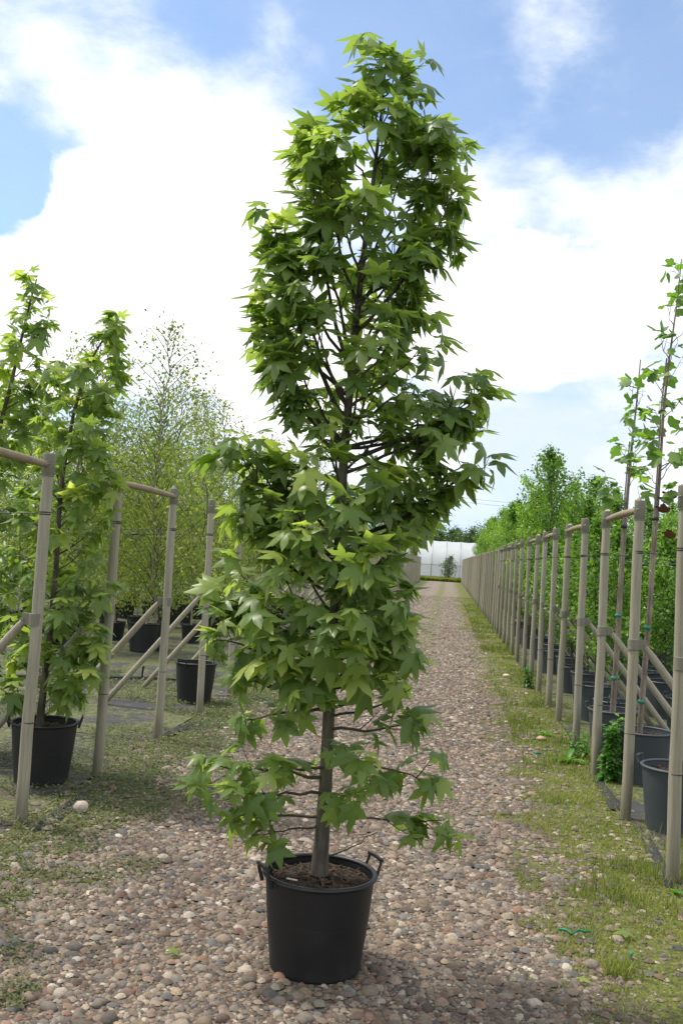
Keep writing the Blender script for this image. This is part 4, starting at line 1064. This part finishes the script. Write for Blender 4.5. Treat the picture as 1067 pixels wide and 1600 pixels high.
def cord(px, rad, m, label, seed, lift=.012):
    r = np.random.default_rng(seed); P = np.array([ground(*p) for p in px]); P[:, 2] = lift+np.abs(r.normal(0, .008, len(P)))
    t = np.linspace(0, len(P)-1, 24); Q = np.stack([np.interp(t, range(len(P)), P[:, k]) for k in range(3)], -1)
    o = link('string_scrap', MB().tube(Q, rad, 6, True, .35).mesh('string_scrap'), m); tag(o, label, 'string')
cord([(872, 1460), (884, 1463), (893, 1468), (903, 1464), (914, 1466), (922, 1464)], .006, M['tie'], 'scrap of green plastic tie on the gravel near the verge', 1, .02)
cord([(982, 1496), (985, 1502), (988, 1498)], .008, M['tie'], 'tiny green plastic scrap in the verge moss', 2, .02)
cord([(832, 1184), (838, 1186), (845, 1184)], .008, M['tie'], 'small green plastic scrap in the grass by the flat tan stone', 3, .03)
P = [ground(-40, 1058), ground(60, 1061), ground(170, 1062), ground(230, 1063), ground(284, 1066)]
pr = empty('irrigation_pipe', tuple(P[0]), 'black irrigation pipe lying across the birch bed with a riser', 'pipe')
link('pipe', MB().tube(np.array(P)+np.array([0, 0, .03]), .02, 10).mesh('pipe'), M['wire'], pr)
q = ground(222, 1063); link('riser', MB().tube([q+np.array([0, 0, .02]), q+np.array([0, 0, .09]), q+np.array([.01, 0, .17])], [.014, .012, .016], 8).mesh('riser'), M['wire'], pr)
def fallen(px, py, s, m, label, seed):
    g = ground(px, py); V, F = leaf_star(.05, .12, seed, .25)
    o = link('fallen_leaf', mesh('fallen_leaf', V*s, F, True, np.full(len(V), .85)), m); o.location = (g[0], g[1], .028); o.rotation_euler = (.12, -.1, seed); tag(o, label, 'leaf')
fallen(985, 1466, .07, M['sweetgum'], 'pale green fallen leaf lying on the mossy verge', 2)
fallen(900, 1541, .05, M['sweetgum'], 'yellowish fallen leaf scrap on the gravel', 5)
fallen(278, 1492, .05, M['sweetgum'], 'green fallen leaf on the stones near the big pot', 9)
# plant tag lying in the big pot
c = np.array([TX-.10, TY-.075, .345]); o = link('plant_tag', MB().box((-.022, -.006, -.001), (.022, .006, .001)).mesh('plant_tag', False), simple('tag_plastic', (.55, .45, .33), .5)); o.location = c; o.rotation_euler = (.1, .05, -.15); tag(o, 'small pale plant tag lying on the soil of the big pot', 'tag')

# ------------------------------------------------------------------ far end: greenhouse, bush, trees, pylon, cables
def film():
    t = mat('greenhouse_film'); n = t.noise(t.mapping(t.obj, (.6, 1, 1.2)), 1.2, 5, .6)
    t.set(t.p.inputs['Base Color'], t.mix(n, (0.60, 0.62, 0.64), (0.82, 0.83, 0.84))); t.p.inputs['Roughness'].default_value = .35
    tr = t.node('ShaderNodeBsdfTranslucent'); tr.inputs[0].default_value = (.8, .82, .84, 1); tp_ = t.node('ShaderNodeBsdfTransparent')
    m1 = t.node('ShaderNodeMixShader'); m1.inputs[0].default_value = .4; t.l.new(t.p.outputs[0], m1.inputs[1]); t.l.new(tr.outputs[0], m1.inputs[2])
    m2 = t.node('ShaderNodeMixShader'); m2.inputs[0].default_value = .12; t.l.new(m1.outputs[0], m2.inputs[1]); t.l.new(tp_.outputs[0], m2.inputs[2]); t.l.new(m2.outputs[0], t.out.inputs['Surface'])
    return t.mat
M['film'] = film()
def greenhouse(y, x0, x1, wid, ht, label):
    root = empty('greenhouse', ((x0+x1)/2, y, 0), label, 'greenhouse')
    th = np.linspace(0, np.pi, 19); prof = np.stack([-np.cos(th)*wid/2, np.sin(th)**.62*ht], -1)
    k = 13; xs = np.linspace(x0, x1, k); nb = (k-1)*4+1; X = np.linspace(x0, x1, nb)
    V = np.array([[xx, y+p[0]*(1-.012*math.sin((xx-x0)/(x1-x0)*(k-1)*math.pi)**2), p[1]*(1-.012*math.sin((xx-x0)/(x1-x0)*(k-1)*math.pi)**2)] for xx in X for p in prof]); n = len(prof)
    F = [(i*n+j, i*n+j+1, (i+1)*n+j+1, (i+1)*n+j) for i in range(nb-1) for j in range(n-1)]
    link('film_cover', mesh('film_cover', V, F), M['film'], root)
    for sx, nm in ((x0, 0), (x1, 1)):
        V = [(sx, y+p[0], p[1]) for p in prof]; link('end_wall', mesh('end_wall', V, [tuple(range(n))] if False else [(0, j, j+1) for j in range(1, n-1)], False), M['film'], root)
    for xx in xs: link('hoop', MB().tube([(xx, y+p[0]*1.004, p[1]*1.004+.01) for p in prof], .03, 5).mesh('hoop'), M['steel'], root)
    for sg in (-1, 1): link('base_board', MB().box((x0, y+sg*wid/2-.03, 0), (x1, y+sg*wid/2+.03, .35)).mesh('base_board', False), M['collar'], root)
    link('side_rail', MB().tube([(x0, y-wid*.495, 1.5), (x1, y-wid*.495, 1.5)], .03, 5).mesh('side_rail'), M['steel'], root)
greenhouse(101, -3.1, 14, 9.0, 4.0, 'white film tunnel greenhouse across the far end of the gravel path')
greenhouse(112, -24, -4.6, 9.0, 4.0, 'second white film tunnel greenhouse set back behind the first')
b_ = proto('roadside_bush', 'round green bush standing before the greenhouse where the path ends', 'bush', None, gen_col(500, 2.4, .1, 1.0, 60, .8, .2, 2600, .11, LEAFQ, hprof, .03, .03, 0, .12), 'twig', 'twig', 'far')
gq = aty(700, 905, 90); put(b_, gq[0], 90.5)
s_ = link('stake', MB().tube([(0, 0, 0), (0.01, 0, 1.6)], [.05, .04], 8).mesh('stake'), M['post']); s_.location = (aty(672, 905, 91)[0], 91.5, 0); tag(s_, 'short wooden stake in the grass before the greenhouse', 'stake')
s2 = link('stake', s_.data); s2.location = (aty(694, 905, 91)[0], 92.2, 0); s2.scale = (1, 1, 1.3); tag(s2, 'taller wooden stake beside the bush before the greenhouse', 'stake')
blades(16000, (-3.2, 1.8), (88.5, 96), .1, .3, .03, lambda x, y: np.ones_like(x), 'grass_edge', 'long grass strip at the end of the path', M['grass'], .5, 8)
fprof = lambda u: math.sin(min(1, u*.9+.22)*math.pi)**.6*1.0+.05
fars = [proto('broadleaf_tree', 'rounded dark green tree behind the greenhouses', 'tree', 'trees behind the greenhouses', gen_col(600+i, [9.5, 8.0][i], 1.2, [3.4, 3.0][i], 110, .7, .2, 5200, .34, LEAFQ, fprof, .15, .18, 0, .45), 'twig', 'twig', 'far') for i in range(2)]
for (px, yy, s) in [(598, 150, .9), (622, 158, .95), (645, 150, .85), (664, 160, .95), (682, 150, .8), (700, 154, .86), (716, 162, .8), (735, 158, .9), (760, 165, 1.0), (800, 170, 1.0), (850, 175, 1.0), (900, 180, 1.0), (960, 185, 1.0), (1020, 180, 1.0), (560, 160, 1.0), (500, 160, 1.0), (420, 165, 1.1), (330, 165, 1.1), (240, 170, 1.1), (150, 170, 1.1), (60, 175, 1.1)]:
    put(fars[R_.integers(0, 2)], aty(px, 880, yy)[0], yy, s)
py = empty('power_pylon', (aty(683, 880, 300)[0], 300, 0), 'slim lattice power pylon rising behind the greenhouse', 'pylon')
PX = py.location.x
for sx in (-1, 1):
    for sy in (-1, 1): link('leg', MB().tube([(PX+sx*1.1, 300+sy*1.1, 0), (PX+sx*.25, 300+sy*.25, 17.5)], .10, 4).mesh('leg'), M['steel'], py)
for i in range(9):
    z0, z1 = i*1.9, (i+1)*1.9; w0 = 1.1-.85*z0/17.5; w1 = 1.1-.85*z1/17.5; sg = 1 if i % 2 else -1
    link('lattice_bar', MB().tube([(PX-sg*w0, 300-w0, z0), (PX+sg*w1, 300-w1, z1)], .06, 4).mesh('lattice_bar'), M['steel'], py)
for z in (13.5, 16.5): link('cross_arm', MB().tube([(PX-2.4, 300, z), (PX+2.4, 300, z)], .09, 4).mesh('cross_arm'), M['steel'], py)
for k, (y0, y1) in enumerate([(778, 795), (784, 803)]):
    a, b = aty(690, y0-4, 230), aty(1150, y1+4, 230); u = np.linspace(0, 1, 30)[:, None]; Q = a*(1-u)+b*u; Q[:, 2] -= (4*u*(1-u))[:, 0]*1.2
    tag(link('power_cable', MB().tube(Q, .028, 4).mesh('power_cable'), M['wire']), ['upper', 'lower'][k]+' thin power cable crossing the sky above the hornbeam trees', 'cable')
